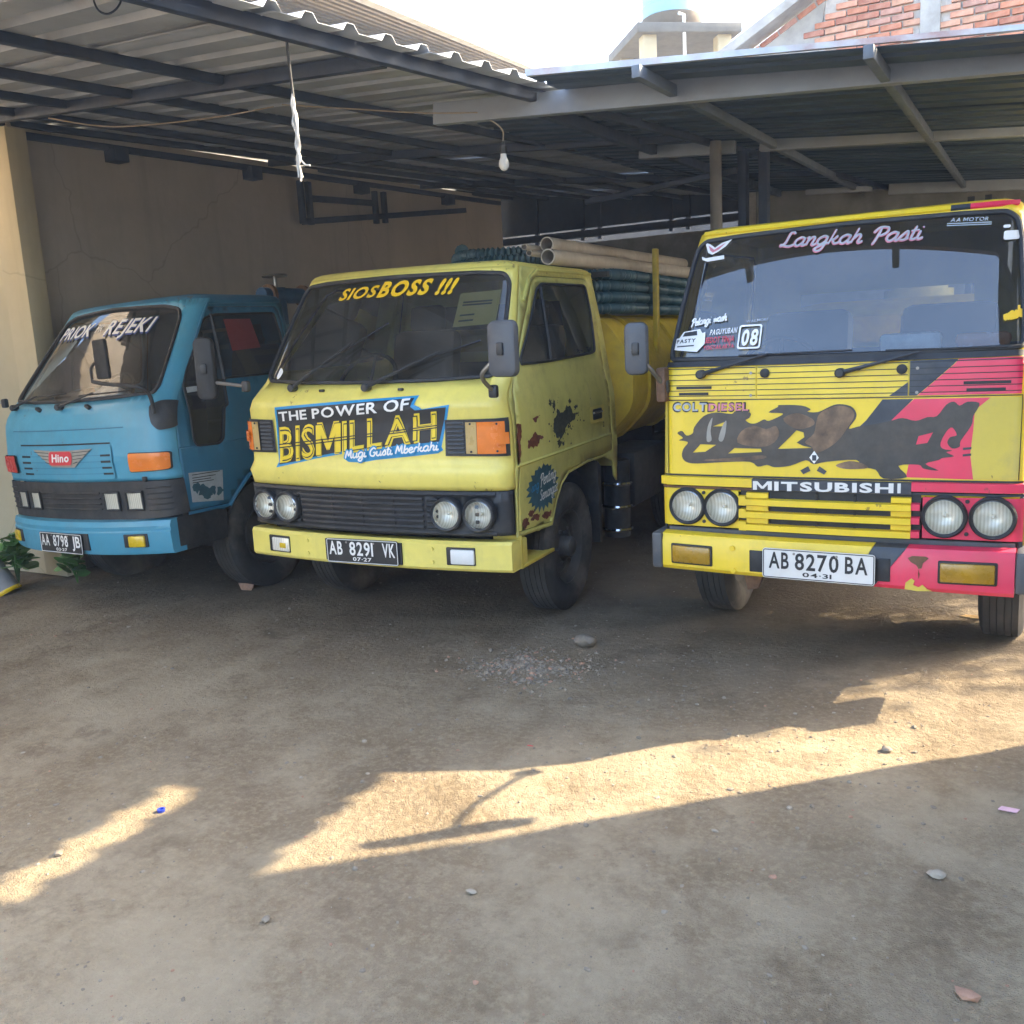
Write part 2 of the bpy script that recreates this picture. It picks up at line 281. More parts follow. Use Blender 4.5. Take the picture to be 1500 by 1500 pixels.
# ------------------------------------------------------------------ builders
def tag(o, label=None, cat=None, group=None, kind=None):
    if label: o['label'] = label
    if cat: o['category'] = cat
    if group: o['group'] = group
    if kind: o['kind'] = kind
    return o
def thing(name, label, cat, loc=(0, 0, 0), rot=(0, 0, 0), group=None):
    o = bpy.data.objects.new(name, None); COL.objects.link(o); o.location = loc; o.rotation_euler = rot
    o.empty_display_size = .2
    return tag(o, label, cat, group)
def link(name, me, parent=None, loc=None, rot=None):
    o = bpy.data.objects.new(name, me); COL.objects.link(o)
    if parent: o.parent = parent
    if loc is not None: o.location = loc
    if rot is not None: o.rotation_euler = rot
    return o
class MB:
    """collects vertices and faces of ONE part"""
    def __init__(s): s.v, s.f = [], []
    def add(s, vs_, fs):
        n = len(s.v); s.v += [tuple(p) for p in vs_]; s.f += [tuple(i+n for i in f) for f in fs]; return s
    def box(s, c, d, rot=None, bev=0.):
        hx, hy, hz = d[0]/2, d[1]/2, d[2]/2
        b_ = min(bev, .45*min(d))
        if b_ <= 0:
            vs_ = [(x, y, z) for z in (-hz, hz) for y in (-hy, hy) for x in (-hx, hx)]
            fs = [(0, 2, 3, 1), (4, 5, 7, 6), (0, 1, 5, 4), (2, 6, 7, 3), (0, 4, 6, 2), (1, 3, 7, 5)]
        else:
            bm = bmesh.new(); bmesh.ops.create_cube(bm, size=1)
            for v_ in bm.verts: v_.co = Vector((v_.co.x*d[0], v_.co.y*d[1], v_.co.z*d[2]))
            bmesh.ops.bevel(bm, geom=bm.edges[:], offset=b_, segments=2, profile=.5, affect='EDGES')
            bm.verts.ensure_lookup_table(); bm.verts.index_update()
            vs_ = [v_.co.copy() for v_ in bm.verts]; fs = [tuple(q.index for q in f.verts) for f in bm.faces]; bm.free()
        Mx = Matrix.Identity(3) if rot is None else (rot if isinstance(rot, Matrix) else __import__('mathutils').Euler(rot).to_matrix())
        return s.add([Mx @ Vector(p)+Vector(c) for p in vs_], fs)
    def tube(s, path, r, n=8, caps=True, radii=None, closed=False):
        pts = [Vector(p) for p in path]; m_ = len(pts); rings = []
        up = None
        for i, p in enumerate(pts):
            if closed: d = pts[(i+1) % m_]-pts[i-1]
            else: d = pts[min(i+1, m_-1)]-pts[max(i-1, 0)]
            d = d.normalized() if d.length > 1e-9 else Vector((0, 0, 1))
            if up is None:
                up = Vector((0, 0, 1)) if abs(d.z) < .9 else Vector((1, 0, 0))
            a = d.cross(up)
            if a.length < 1e-6: a = d.cross(Vector((0, 1, 0)))
            a.normalize(); up = a.cross(d).normalized()
            rr = radii[i] if radii else r
            rings.append([p+(a*math.cos(t_)+up*math.sin(t_))*rr for t_ in [2*math.pi*k/n for k in range(n)]])
        base = len(s.v)
        for q in rings: s.v += [tuple(w) for w in q]
        for i in range(m_ if closed else m_-1):
            j = (i+1) % m_
            for k in range(n):
                s.f.append((base+i*n+k, base+i*n+(k+1) % n, base+j*n+(k+1) % n, base+j*n+k))
        if caps and not closed:
            s.f.append(tuple(base+k for k in reversed(range(n)))); s.f.append(tuple(base+(m_-1)*n+k for k in range(n)))
        return s
    def lathe(s, prof, n=32, M=None, close=False):
        """prof: (axial, radius), axis = local X"""
        M = M or Matrix.Identity(4); base = len(s.v); m_ = len(prof)
        for k in range(n):
            a = 2*math.pi*k/n
            for (h, r_) in prof:
                if callable(r_): r_ = r_(k)
                s.v.append(tuple(M @ Vector((h, r_*math.cos(a), r_*math.sin(a)))))
        for k in range(n):
            j = (k+1) % n
            for i in range(m_-1 if not close else m_):
                i2 = (i+1) % m_
                s.f.append((base+k*m_+i, base+j*m_+i, base+j*m_+i2, base+k*m_+i2))
        return s
    def disc(s, c, nrm, r, n=16):
        c = Vector(c); nrm = Vector(nrm).normalized(); a = nrm.orthogonal().normalized(); b_ = nrm.cross(a)
        return s.add([c+(a*math.cos(2*math.pi*k/n)+b_*math.sin(2*math.pi*k/n))*r for k in range(n)], [tuple(range(n))])
    def prism(s, poly, f0, f1):
        """poly: 2-D points; f0, f1 map (p, q) to the two faces"""
        n = len(poly)
        return s.add([f0(*p) for p in poly]+[f1(*p) for p in poly],
                     [tuple(reversed(range(n))), tuple(range(n, 2*n))]+[(i, (i+1) % n, n+(i+1) % n, n+i) for i in range(n)])
    def mesh(s, name, mat, smooth=True, angle=35):
        me = bpy.data.meshes.new(name); me.from_pydata(s.v, [], s.f); me.materials.append(MATS[mat] if isinstance(mat, str) else mat)
        bm = bmesh.new(); bm.from_mesh(me); bmesh.ops.recalc_face_normals(bm, faces=bm.faces[:]); bm.to_mesh(me); bm.free()
        if smooth:
            me.shade_smooth(); me.set_sharp_from_angle(angle=R(angle))
        me.update(); return me
    def build(s, name, mat, parent=None, loc=None, rot=None, smooth=True, angle=35):
        return link(name, s.mesh(name, mat, smooth, angle), parent, loc, rot)
def rr_poly(x0, x1, z0, z1, r, n=5):
    out = []
    for cx, cz, a0 in ((x1-r, z1-r, 0), (x0+r, z1-r, 90), (x0+r, z0+r, 180), (x1-r, z0+r, 270)):
        for k in range(n+1):
            a = R(a0+90*k/n); out.append((cx+r*math.cos(a), cz+r*math.sin(a)))
    return out
def round_poly(P, r, n=4):
    out = []; m_ = len(P)
    for i in range(m_):
        p0, p1, p2 = Vector(P[i-1]), Vector(P[i]), Vector(P[(i+1) % m_])
        d0, d1 = (p0-p1), (p2-p1); k = min(r, d0.length*.45, d1.length*.45)
        a, b_ = p1+d0.normalized()*k, p1+d1.normalized()*k
        for j in range(n+1):
            t_ = j/n; out.append(tuple(a*(1-t_)**2+p1*2*t_*(1-t_)+b_*t_**2))
    return out
def smooth_poly(P, n=4, closed=True):
    """Catmull-Rom through the points"""
    out = []; m_ = len(P)
    rng = range(m_) if closed else range(m_-1)
    for i in rng:
        p = [Vector(P[(i+d) % m_] if closed else P[max(0, min(m_-1, i+d))]) for d in (-1, 0, 1, 2)]
        for k in range(n):
            t_ = k/n
            out.append(tuple(.5*((2*p[1])+(-p[0]+p[2])*t_+(2*p[0]-5*p[1]+4*p[2]-p[3])*t_*t_+(-p[0]+3*p[1]-3*p[2]+p[3])*t_**3)))
    if not closed: out.append(tuple(P[-1]))
    return out
def dens(P, step):
    out = []
    for i in range(len(P)):
        a, b_ = Vector(P[i]), Vector(P[(i+1) % len(P)]); k = max(1, int((b_-a).length/step+.5))
        out += [tuple(a+(b_-a)*j/k) for j in range(k)]
    return out
def inside(pt, P):
    x, y = pt; c_ = False; j = len(P)-1
    for i in range(len(P)):
        xi, yi = P[i]; xj, yj = P[j]
        if (yi > y) != (yj > y) and x < (xj-xi)*(y-yi)/(yj-yi)+xi: c_ = not c_
        j = i
    return c_
def cdt(outer, holes=(), step=.06):
    """triangulate a 2-D region with inner grid points -> verts, tris"""
    vs_ = []; ed = []
    for loop in [outer]+list(holes):
        b0 = len(vs_); vs_ += [Vector(p) for p in loop]; k = len(loop)
        ed += [(b0+i, b0+(i+1) % k) for i in range(k)]
    xs = [p[0] for p in outer]; ys = [p[1] for p in outer]
    if step:
        x = min(xs)+step/2
        while x < max(xs):
            y = min(ys)+step/2
            while y < max(ys):
                if inside((x, y), outer) and not any(inside((x, y), h) for h in holes): vs_.append(Vector((x, y)))
                y += step
            x += step
    V, E_, F_, *_ = delaunay_2d_cdt(vs_, ed, [], 0, 1e-5)
    tris = []
    for f in F_:
        c_ = sum((V[i] for i in f), Vector((0, 0)))/len(f)
        if inside(c_, outer) and not any(inside(c_, h) for h in holes): tris.append(tuple(f))
    return V, tris
def skin(cab, name, mat, parent, outer, holes=(), to_a=None, off=0., step=.06, thick=0.):
    """a panel lying on the cab skin: 2-D outline -> to_a(p, z) -> surface, with true surface normals"""
    V, T_ = cdt(outer, holes, step)
    co, no = [], []
    for p in V:
        a = to_a(p[0], p[1]); co.append(cab.P(a, p[1], off)); no.append(cab.N(a, p[1]))
    me = bpy.data.meshes.new(name); me.from_pydata(co, [], T_); me.materials.append(MATS[mat])
    # face orientation follows the surface normal
    bm = bmesh.new(); bm.from_mesh(me); bm.verts.ensure_lookup_table()
    for f in bm.faces:
        f.normal_update(); i = f.verts[0].index
        if f.normal.dot(Vector(no[i])) < 0: f.normal_flip()
    bm.to_mesh(me); bm.free(); me.shade_smooth()
    me.normals_split_custom_set_from_vertices([Vector(q) for q in no])
    o = link(name, me, parent)
    if thick:
        md = o.modifiers.new("thickness", 'SOLIDIFY'); md.thickness = thick; md.offset = -1
    return o
def front_a(cab): return lambda q_, z: cab.qa(q_)
def fq(cab, pts): return [(cab.q(cab.ax(x, z)), z) for x, z in pts]
def decal_front(cab, name, mat, parent, poly, holes=(), off=.0015, step=.03):
    return skin(cab, name, mat, parent, dens(fq(cab, poly), .03), [fq(cab, h) for h in holes], front_a(cab), off, step)
def side_a(cab, g): return lambda y, z: cab.ay(y, z, g)
def jag(P, amp=.006, n=3, seed=1):
    """ragged, flaking outline"""
    rg = random.Random(seed)
    for _ in range(n):
        Q = []
        for i in range(len(P)):
            a, b_ = P[i], P[(i+1) % len(P)]; Q += [a, ((a[0]+b_[0])/2+rg.uniform(-amp, amp), (a[1]+b_[1])/2+rg.uniform(-amp, amp))]
        P = Q; amp *= .55
    return P
def decal_side(cab, name, mat, parent, poly, g=1, holes=(), off=.0015, step=.07):
    return skin(cab, name, mat, parent, dens(poly, .05), holes, side_a(cab, g), off, step)
def rim_tube(cab, name, mat, parent, poly, to_a, r, off=0., n=6):
    mb = MB(); mb.tube([cab.P(to_a(*p), p[1], off) for p in dens(poly, .05)], r, n, closed=True)
    return mb.build(name, mat, parent)
def line_tube(cab, name, mat, parent, pts, to_a, r, off=0., n=5, step=.05):
    pts2 = []
    for i in range(len(pts)-1):
        a, b_ = Vector(pts[i]), Vector(pts[i+1]); k = max(1, int((b_-a).length/step+.5)); pts2 += [tuple(a+(b_-a)*j/k) for j in range(k)]
    pts2.append(pts[-1])
    return MB().tube([cab.P(to_a(*p), p[1], off) for p in pts2], r, n).build(name, mat, parent)

_txt = {}
GLYPH_M = [(0, 0), (0, 1), (.24, 1), (.5, .42), (.76, 1), (1, 1), (1, 0), (.79, 0), (.79, .66), (.57, .16), (.43, .16), (.21, .66), (.21, 0)]
_gly = {}
def glyph(ch, bold, res=3):
    """one letter as flat triangles, capital height 1, starting at x = 0 -> verts, faces, width"""
    key = (ch, bold, res)
    if key in _gly: return _gly[key]
    if ch == 'M':
        V, F_ = cdt([(x*1.05, y) for x, y in GLYPH_M], (), None); _gly[key] = ([tuple(v_) for v_ in V], F_, 1.05); return _gly[key]
    cu = bpy.data.curves.new("t", 'FONT'); cu.body = ch; cu.size = 1; cu.offset = bold; cu.resolution_u = res
    ob = bpy.data.objects.new("t", cu); COL.objects.link(ob); me = ob.to_mesh(); H = .729
    vs_ = [(v_.co.x/H, v_.co.y/H) for v_ in me.vertices]; fs = [tuple(p.vertices) for p in me.polygons]
    ob.to_mesh_clear(); bpy.data.objects.remove(ob); bpy.data.curves.remove(cu)
    x0 = min(p[0] for p in vs_); x1 = max(p[0] for p in vs_)
    _gly[key] = ([(x-x0, y) for x, y in vs_], fs, x1-x0); return _gly[key]
def text2d(body, bold=0., res=3):
    """a line of lettering as flat triangles: x from 0 to 1, capital height 1"""
    key = (body, bold, res)
    if key in _txt: return _txt[key]
    vs_, fs, cur = [], [], 0.
    for ch in body:
        if ch == ' ': cur += .34; continue
        gv_, gf_, w_ = glyph(ch, bold, res); n0 = len(vs_)
        vs_ += [(cur+x, y) for x, y in gv_]; fs += [tuple(n0+i for i in f) for f in gf_]; cur += w_+.13
    asp = cur-.13
    vs_ = [(x/asp, y) for x, y in vs_]
    # split long triangles so the lettering can follow a curved panel
    lim = .30; tri = []
    for f in fs:
        for i in range(1, len(f)-1): tri.append((f[0], f[i], f[i+1]))
    done = []; mid = {}
    while tri:
        t_ = tri.pop(); e = [math.hypot((vs_[t_[i]][0]-vs_[t_[(i+1) % 3]][0])*asp, vs_[t_[i]][1]-vs_[t_[(i+1) % 3]][1]) for i in range(3)]
        k = max(range(3), key=lambda i: e[i])
        if e[k] < lim: done.append(t_); continue
        a, b_, c_ = t_[k], t_[(k+1) % 3], t_[(k+2) % 3]; key2 = (min(a, b_), max(a, b_))
        if key2 not in mid:
            mid[key2] = len(vs_); vs_.append(((vs_[a][0]+vs_[b_][0])/2, (vs_[a][1]+vs_[b_][1])/2))
        m_ = mid[key2]; tri += [(a, m_, c_), (m_, b_, c_)]
    _txt[key] = (vs_, done); return _txt[key]
def put_text(cab, name, mat, parent, body, p0, p1, h, shear=0., bold=.01, off=.002, to_a=None, conv=None, h1=None):
    """lettering between two baseline points p0, p1 (surface coordinates), capital height h (h1 at the far end)"""
    vs_, fs = text2d(body, bold); h1 = h1 or h
    dx, dz = p1[0]-p0[0], p1[1]-p0[1]; co = []
    for u, v_ in vs_:
        hh = h+(h1-h)*u
        x = p0[0]+dx*u+shear*v_*hh; z = p0[1]+dz*u+v_*hh
        a = to_a(x, z); co.append(cab.P(a, z, off))
    me = bpy.data.meshes.new(name); me.from_pydata(co, [], fs); me.materials.append(MATS[mat]); me.update()
    return link(name, me, parent)
STROKES = {
 'a': (1.0, [[(.78, .85), (.45, 1), (.1, .7), (.1, .25), (.4, 0), (.72, .35), (.8, .95)], [(.8, .95), (.74, .3), (.85, 0), (1.05, .18)]]),
 'n': (.95, [[(.0, .8), (.15, .95), (.15, 0)], [(.15, .5), (.4, .95), (.65, .85), (.62, .2), (.75, 0), (.98, .18)]]),
 'g': (1.0, [[(.78, .85), (.45, 1), (.1, .7), (.1, .25), (.4, 0), (.72, .35), (.8, .95)], [(.8, .95), (.75, -.4), (.45, -.75), (.1, -.5), (.5, -.1), (1.05, .2)]]),
 'k': (.9, [[(.1, 0), (.2, 1.7)], [(.15, .45), (.45, .6), (.6, .95)], [(.3, .5), (.6, .05), (.95, .18)]]),
 'h': (.95, [[(.1, 0), (.2, 1.7)], [(.15, .5), (.4, .95), (.65, .8), (.62, .2), (.75, 0), (.98, .18)]]),
 'L': (1.15, [[(.85, 1.45), (.62, 1.75), (.4, 1.5), (.36, .5), (.1, .08), (.02, .22), (.3, .12), (.8, .0), (1.2, .2)]]),
 'P': (1.1, [[(.15, -.15), (.3, .0), (.42, 1.5)], [(-.05, 1.1), (.25, 1.65), (.9, 1.6), (.98, 1.05), (.6, .75), (.38, .85)]]),
 's': (.7, [[(.0, .2), (.45, 1.0), (.6, .45), (.5, .05), (.12, .05)], [(.5, .05), (.75, .18)]]),
 't': (.62, [[(.3, 1.5), (.24, .2), (.4, 0), (.68, .18)], [(.02, 1.0), (.6, 1.06)]]),
 'i': (.48, [[(.12, .95), (.1, .2), (.25, 0), (.5, .18)], [(.2, 1.3), (.24, 1.38)]]),
 'u': (1.0, [[(.1, .95), (.1, .2), (.35, 0), (.68, .3), (.74, .95)], [(.74, .95), (.7, .15), (.82, 0), (1.02, .18)]]),
 'M': (1.25, [[(-.05, .0), (.2, 1.5), (.5, .45), (.88, 1.55), (.95, .1), (1.25, .2)]]),
 'G': (1.15, [[(1.0, 1.3), (.6, 1.6), (.1, 1.0), (.2, .2), (.7, .0), (.95, .4), (.95, .7), (.6, .65)]]),
 'b': (.8, [[(.15, 1.7), (.1, .3), (.35, 0), (.7, .3), (.6, .85), (.2, .6)]]),
 'e': (.8, [[(.1, .45), (.6, .6), (.5, .97), (.18, .8), (.12, .25), (.4, 0), (.85, .2)]]),
 'r': (.65, [[(.1, .9), (.14, 0)], [(.14, .5), (.35, .92), (.65, .85)]]),
 'w': (1.05, [[(.0, .9), (.2, .05), (.48, .8), (.7, .05), (1.0, .95)]]),
 'l': (.45, [[(.2, 1.7), (.1, .2), (.28, 0), (.5, .18)]]),
 'S': (.95, [[(.85, 1.35), (.5, 1.65), (.2, 1.2), (.7, .6), (.55, .05), (.05, .2)]]),
 'm': (1.3, [[(.0, .85), (.12, .95), (.12, 0)], [(.12, .5), (.35, .95), (.5, .8), (.5, 0)], [(.5, .5), (.75, .95), (.95, .8), (.92, .15), (1.05, 0), (1.3, .18)]]),
 ' ': (.55, [])}
def put_script(cab, name, mat, parent, body, p0, p1, xh, w, shear=.3, off=.002, to_a=None):
    """hand-lettered script: strokes swept as flat ribbons on the surface"""
    tot = sum(STROKES[c_][0] for c_ in body); dx, dz = p1[0]-p0[0], p1[1]-p0[1]; L_ = math.hypot(dx, dz); sx_ = L_/tot
    ux, uz = dx/L_, dz/L_; cur = 0; mb = MB()
    for c_ in body:
        wd, st = STROKES[c_]
        for s_ in st:
            pl_ = smooth_poly(s_, 4, closed=False) if len(s_) > 2 else s_
            pts = [((cur+x)*sx_+shear*y*xh, y*xh) for x, y in pl_]
            L2, R2 = [], []
            for i, p in enumerate(pts):
                a = Vector(pts[min(i+1, len(pts)-1)])-Vector(pts[max(i-1, 0)])
                if a.length < 1e-9: continue
                a.normalize(); nx = Vector((-a.y, a.x))*w/2*(.75 if i in (0, len(pts)-1) else 1)
                L2.append(Vector(p)+nx); R2.append(Vector(p)-nx)
            if len(L2) < 2: continue
            co = []
            for q_ in L2+R2:
                x = p0[0]+ux*q_.x-uz*q_.y; z = p0[1]+uz*q_.x+ux*q_.y
                co.append(cab.P(to_a(x, z), z, off))
            k = len(L2); mb.add(co, [(i, i+1, k+i+1, k+i) for i in range(k-1)])
        cur += wd
    me = bpy.data.meshes.new(name); me.from_pydata(mb.v, [], mb.f); me.materials.append(MATS[mat]); me.update()
    return link(name, me, parent)

def lerp_table(tab, z):
    if z <= tab[0][0]: return tab[0][1:]
    for i in range(len(tab)-1):
        a, b = tab[i], tab[i+1]
        if z <= b[0]:
            t = (z-a[0])/(b[0]-a[0])
            return tuple(a[k]+(b[k]-a[k])*t for k in range(1, len(a)))
    return tab[-1][1:]
class Cab:
    """analytic outer skin of a truck cab: P(a, z); |a| 0..1 front, 1..2 corner, 2..3 side, 3..4 rear corner, 4..5 rear"""
    def __init__(s, prof, yr, rr=.05, soft=.008):
        s.prof, s.yr, s.rr, s.soft = prof, yr, rr, soft
        s.XF, s.CL = .70, .18
    def row(s, z):
        k = s.soft
        A = [lerp_table(s.prof, z+d) for d in (-k, -k/2, 0, k/2, k)]
        yf, hw, rc, bl = (sum(q[i] for q in A)/5 for i in range(4))
        xf = hw-rc
        for _ in range(3):
            th = math.atan2(2*bl, xf); xf = hw-rc+rc*math.sin(th)
        yc = yf+bl+rc*math.cos(th)
        return yf, hw, rc, bl, xf, th, yc
    def P(s, a, z, off=0.0):
        if off:
            p = s.P(a, z); n = s.N(a, z)
            return (p[0]+n[0]*off, p[1]+n[1]*off, p[2]+n[2]*off)
        yf, hw, rc, bl, xf, th, yc = s.row(z)
        g = -1 if a < 0 else 1; a = abs(a)
        if a <= 1: x, y = a*xf, yf+bl*a*a
        elif a <= 2:
            t = th+(math.pi/2-th)*(a-1); x = hw-rc+rc*math.sin(t); y = yc-rc*math.cos(t)
        elif a <= 3: x, y = hw, yc+(a-2)*(s.yr-s.rr-yc)
        elif a <= 4:
            t = (a-3)*math.pi/2; x = hw-s.rr+s.rr*math.cos(t); y = s.yr-s.rr+s.rr*math.sin(t)
        else: x, y = (hw-s.rr)*(5-a), s.yr
        return (g*x, y, z)
    def N(s, a, z):
        e = 1e-3
        p1, p2 = s.P(a-e, z), s.P(a+e, z); q1, q2 = s.P(a, z-e), s.P(a, z+e)
        u = [p2[i]-p1[i] for i in range(3)]; v = [q2[i]-q1[i] for i in range(3)]
        n = (u[1]*v[2]-u[2]*v[1], u[2]*v[0]-u[0]*v[2], u[0]*v[1]-u[1]*v[0])
        l = math.sqrt(sum(k*k for k in n)) or 1
        return (n[0]/l, n[1]/l, n[2]/l)
    def ax(s, x, z):           # front: local x -> a
        yf, hw, rc, bl, xf, th, yc = s.row(z)
        g = -1 if x < 0 else 1; x = abs(x)
        if x <= xf: return g*x/xf
        q = min(1, (x-hw+rc)/rc); return g*(1+(math.asin(q)-th)/(math.pi/2-th))
    def ay(s, y, z, g=1):      # side: local y -> a
        yc = s.row(z)[6]; return g*(2+(y-yc)/(s.yr-s.rr-yc))
    def q(s, a):               # chart coordinate for the front panel
        g = -1 if a < 0 else 1; a = abs(a)
        return g*(a*s.XF if a <= 1 else s.XF+(a-1)*s.CL)
    def qa(s, q):
        g = -1 if q < 0 else 1; q = abs(q)
        return g*(q/s.XF if q <= s.XF else 1+(q-s.XF)/s.CL)
CAB_M = Cab([(.60,-.060,.850,.09,.075),(.87,-.068,.853,.09,.075),(.945,-.090,.860,.09,.075),(.965,-.074,.858,.09,.075),(.985,-.055,.850,.09,.075),
  (1.22,-.058,.844,.09,.075),(1.30,-.072,.836,.09,.075),(1.33,-.064,.825,.09,.075),(1.375,-.02,.815,.09,.075),(1.425,.035,.805,.09,.09),
  (1.60,.145,.780,.09,.09),(1.80,.275,.742,.085,.09),(2.00,.405,.700,.08,.09),(2.06,.445,.685,.08,.09)], 1.73)
CAB_R = Cab([(.55,.0,.815,.05,.02),(.90,-.005,.815,.05,.025),(1.28,.005,.808,.05,.03),(1.30,.008,.806,.05,.03),(1.44,.015,.800,.06,.03),
  (1.46,.022,.798,.07,.035),(1.75,.165,.776,.08,.04),(2.08,.358,.748,.08,.045),(2.15,.40,.735,.08,.045)], 1.62)
CAB_B = Cab([(.60,-.09,.825,.14,.09),(.90,-.10,.832,.14,.09),(1.02,-.115,.832,.14,.09),(1.25,-.10,.825,.14,.09),(1.33,-.075,.815,.14,.09),(1.39,-.03,.80,.13,.10),
  (1.42,.0,.795,.12,.10),(1.70,.21,.755,.11,.11),(1.98,.43,.70,.10,.11),(2.04,.48,.685,.10,.11)], 1.35)

# ================================================================== THE SETTING
from mathutils import noise as mnoise
WHEEL_SPOTS = []
def gh(x, y):
    """height of the yard"""
    n = mnoise.noise(Vector((x*13, y*13, 2)))*.0022+mnoise.noise(Vector((x*.55, y*.55, 3.1)))*.014+mnoise.noise(Vector((x*2.1, y*2.1, 1.7)))*.006+mnoise.noise(Vector((x*7, y*7, 8)))*.0028
    # tyre ruts running out of the shed
    for rx, k in ((-3.85, .10), (-2.45, .10), (-1.5, .02), (-.1, .02), (-6.1, .16), (-4.75, .16)):
        d = abs(x-(rx+k*(4.2-y))); n -= .010*math.exp(-(d/.11)**2)*(1 if y < 6 else 0)
    gx, gy = (x+2.15)/.34, (y-3.95)/.30
    n += .010*math.exp(-(gx*gx+gy*gy))
    f = min(1, max(0, (11-math.hypot(x+2.5, y-3.5))/4))
    return n*f
def axis_vals(lo, hi, a, b, fine):
    v = [lo, lo/2, lo/4, a-8, a-4, a-2, a-1, a-.5, a-.2]; x = a
    while x < b: v.append(x); x += fine
    return sorted(set([q for q in v if q < b]+[b, b+.3, b+1, b+3, b+8, hi/4, hi/2, hi]))
xs, ys = axis_vals(-300, 300, -6.6, 1.2, .045), axis_vals(-300, 400, 1.2, 7.2, .045)
gv = [(x, y, gh(x, y)) for y in ys for x in xs]; nx_ = len(xs)
gf = [(j*nx_+i, j*nx_+i+1, (j+1)*nx_+i+1, (j+1)*nx_+i) for j in range(len(ys)-1) for i in range(nx_-1)]
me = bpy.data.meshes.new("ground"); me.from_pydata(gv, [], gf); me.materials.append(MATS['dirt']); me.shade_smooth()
tag(link("ground", me), kind='structure')

# ---- yard wall on the left, with its end pier and return
w = thing('yard_wall', 'tall tan plastered yard wall with hairline cracks beside the blue truck', 'wall', (-6.62, 8, 0))
MB().prism([(-3.35, 0), (4.1, 0), (4.1, 3.393+.03*7.3), (-3.35, 3.393-.03*.15)], lambda y, z: (-.13, y, z), lambda y, z: (0, y, z)).build('wall_panel', 'plaster', w, smooth=False)
MB().box((-.02, -3.36, 1.665), (.26, .17, 3.33), bev=.006).build('pier', 'plaster_cream', w)
w = thing('return_wall', 'cream painted wall facing the yard at the corner behind the leafy plant', 'wall', (-8.2, 4.56, 0))
MB().box((0, .10, 1.66), (2.84, .18, 3.32)).build('wall_panel', 'plaster_cream', w, smooth=False)
# ---- back wall of the shed
w = thing('back_wall', 'rough grey concrete wall closing the dark back of the shed', 'wall', (-3.2, 12.1, 0))
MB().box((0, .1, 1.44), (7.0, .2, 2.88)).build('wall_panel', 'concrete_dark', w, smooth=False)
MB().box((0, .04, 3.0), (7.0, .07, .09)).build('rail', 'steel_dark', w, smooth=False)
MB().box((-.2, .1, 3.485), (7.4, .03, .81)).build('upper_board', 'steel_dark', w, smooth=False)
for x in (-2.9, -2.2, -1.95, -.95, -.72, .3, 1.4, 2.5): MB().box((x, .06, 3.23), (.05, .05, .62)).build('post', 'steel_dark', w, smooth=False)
w = thing('far_wall', 'pale streaked wall of a neighbouring building seen through the gap above the back wall', 'wall', (-4.5, 15.2, 0))
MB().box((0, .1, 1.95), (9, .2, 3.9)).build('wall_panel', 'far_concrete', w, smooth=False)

w.parent = None
w = thing('side_wall', 'long tan boundary wall at the left hand side of the yard entrance', 'wall', (-7.7, .2, 0))
MB().box((0, 0, 2.7), (.2, 8.4, 5.4)).build('wall_panel', 'plaster', w, smooth=False)
# ---- left canopy, turned about ten degrees against the wall
TH = R(10)
cy_, sy_ = math.cos(TH), math.sin(TH)
def LC(p, q):          # p across (from the wall to the eave), q along the eave -> X, Y
    return -2.55+p*cy_+q*sy_, 4.0-p*sy_+q*cy_
def lz(x, y): return 3.35-.11*(x+6.6)+.03*(y-4.8)
can = thing('left_canopy', 'lean-to roof of ribbed metal sheets on dark purlins above the blue truck', 'canopy')
def rib_sheet(width, ribs, length):
    """profile across the sheet (u, h)"""
    pt = []; pitch = width/ribs
    for k in range(ribs):
        u = k*pitch
        pt += [(u, 0), (u+pitch-.085, 0), (u+pitch-.062, .032), (u+pitch-.023, .032)]
    pt.append((width, 0)); return pt
PRO = rib_sheet(.88, 4, 4.3)
def sheet(name, f, parent, length, mat, n=6):
    mb = MB(); k = len(PRO)
    for j in range(n+1):
        p = length*j/n
        mb.v += [f(p, u, h) for u, h in PRO]
    mb.f = [(j*k+i, j*k+i+1, (j+1)*k+i+1, (j+1)*k+i) for j in range(n) for i in range(k-1)]
    me = mb.mesh(name, mat, True, 20); o = link(name, me, parent)
    md = o.modifiers.new('gauge', 'SOLIDIFY'); md.thickness = .0016; md.offset = 1
    return o
for s in range(-4, 10):
    q0 = s*.86-.12; over = random.uniform(-.02, .02)
    def f(p, u, h, q0=q0, s=s, over=over):
        x, y = LC(.14+over-p, q0+u); sag = .004*math.sin(p*2.1+s)
        return (x, y, lz(x, y)+.062+h+(.003 if s % 2 else 0)+sag)
    sheet('roof_sheet', f, can, (4.15+(q0+.9)*sy_)/cy_+.34, 'roof_sheet')
def beam(name, a, b, wd, ht, parent, mat, top=None):
    a, b = Vector(a), Vector(b); d = b-a; L_ = d.length; d.normalize()
    side_ = (d.cross(Vector((0, 0, 1))) if abs(d.z) < .99 else Vector((1, 0, 0))).normalized(); up_ = side_.cross(d)
    Mx = Matrix((d, side_, up_)).transposed()
    return MB().box((a+b)/2, (L_, wd, ht), rot=Mx, bev=.004).build(name, mat, parent)
for p, q0, q1 in ((0, -3.6, 8.6), (-1.22, -3.6, 8.6), (-2.10, -3.6, 8.6), (-2.85, -3.6, 8.6), (-3.55, -3.6, 8.6), (-4.15, -1.0, 8.6), (-4.75, 3.2, 8.6), (-5.3, 6.2, 8.6)):
    x0, y0 = LC(p, q0); x1, y1 = LC(p, q1)
    ht = .064 if p == 0 else .048; beam('purlin', (x0, y0, lz(x0, y0)+.062-ht/2), (x1, y1, lz(x1, y1)+.062-ht/2), .045, ht, can, 'steel_dark')
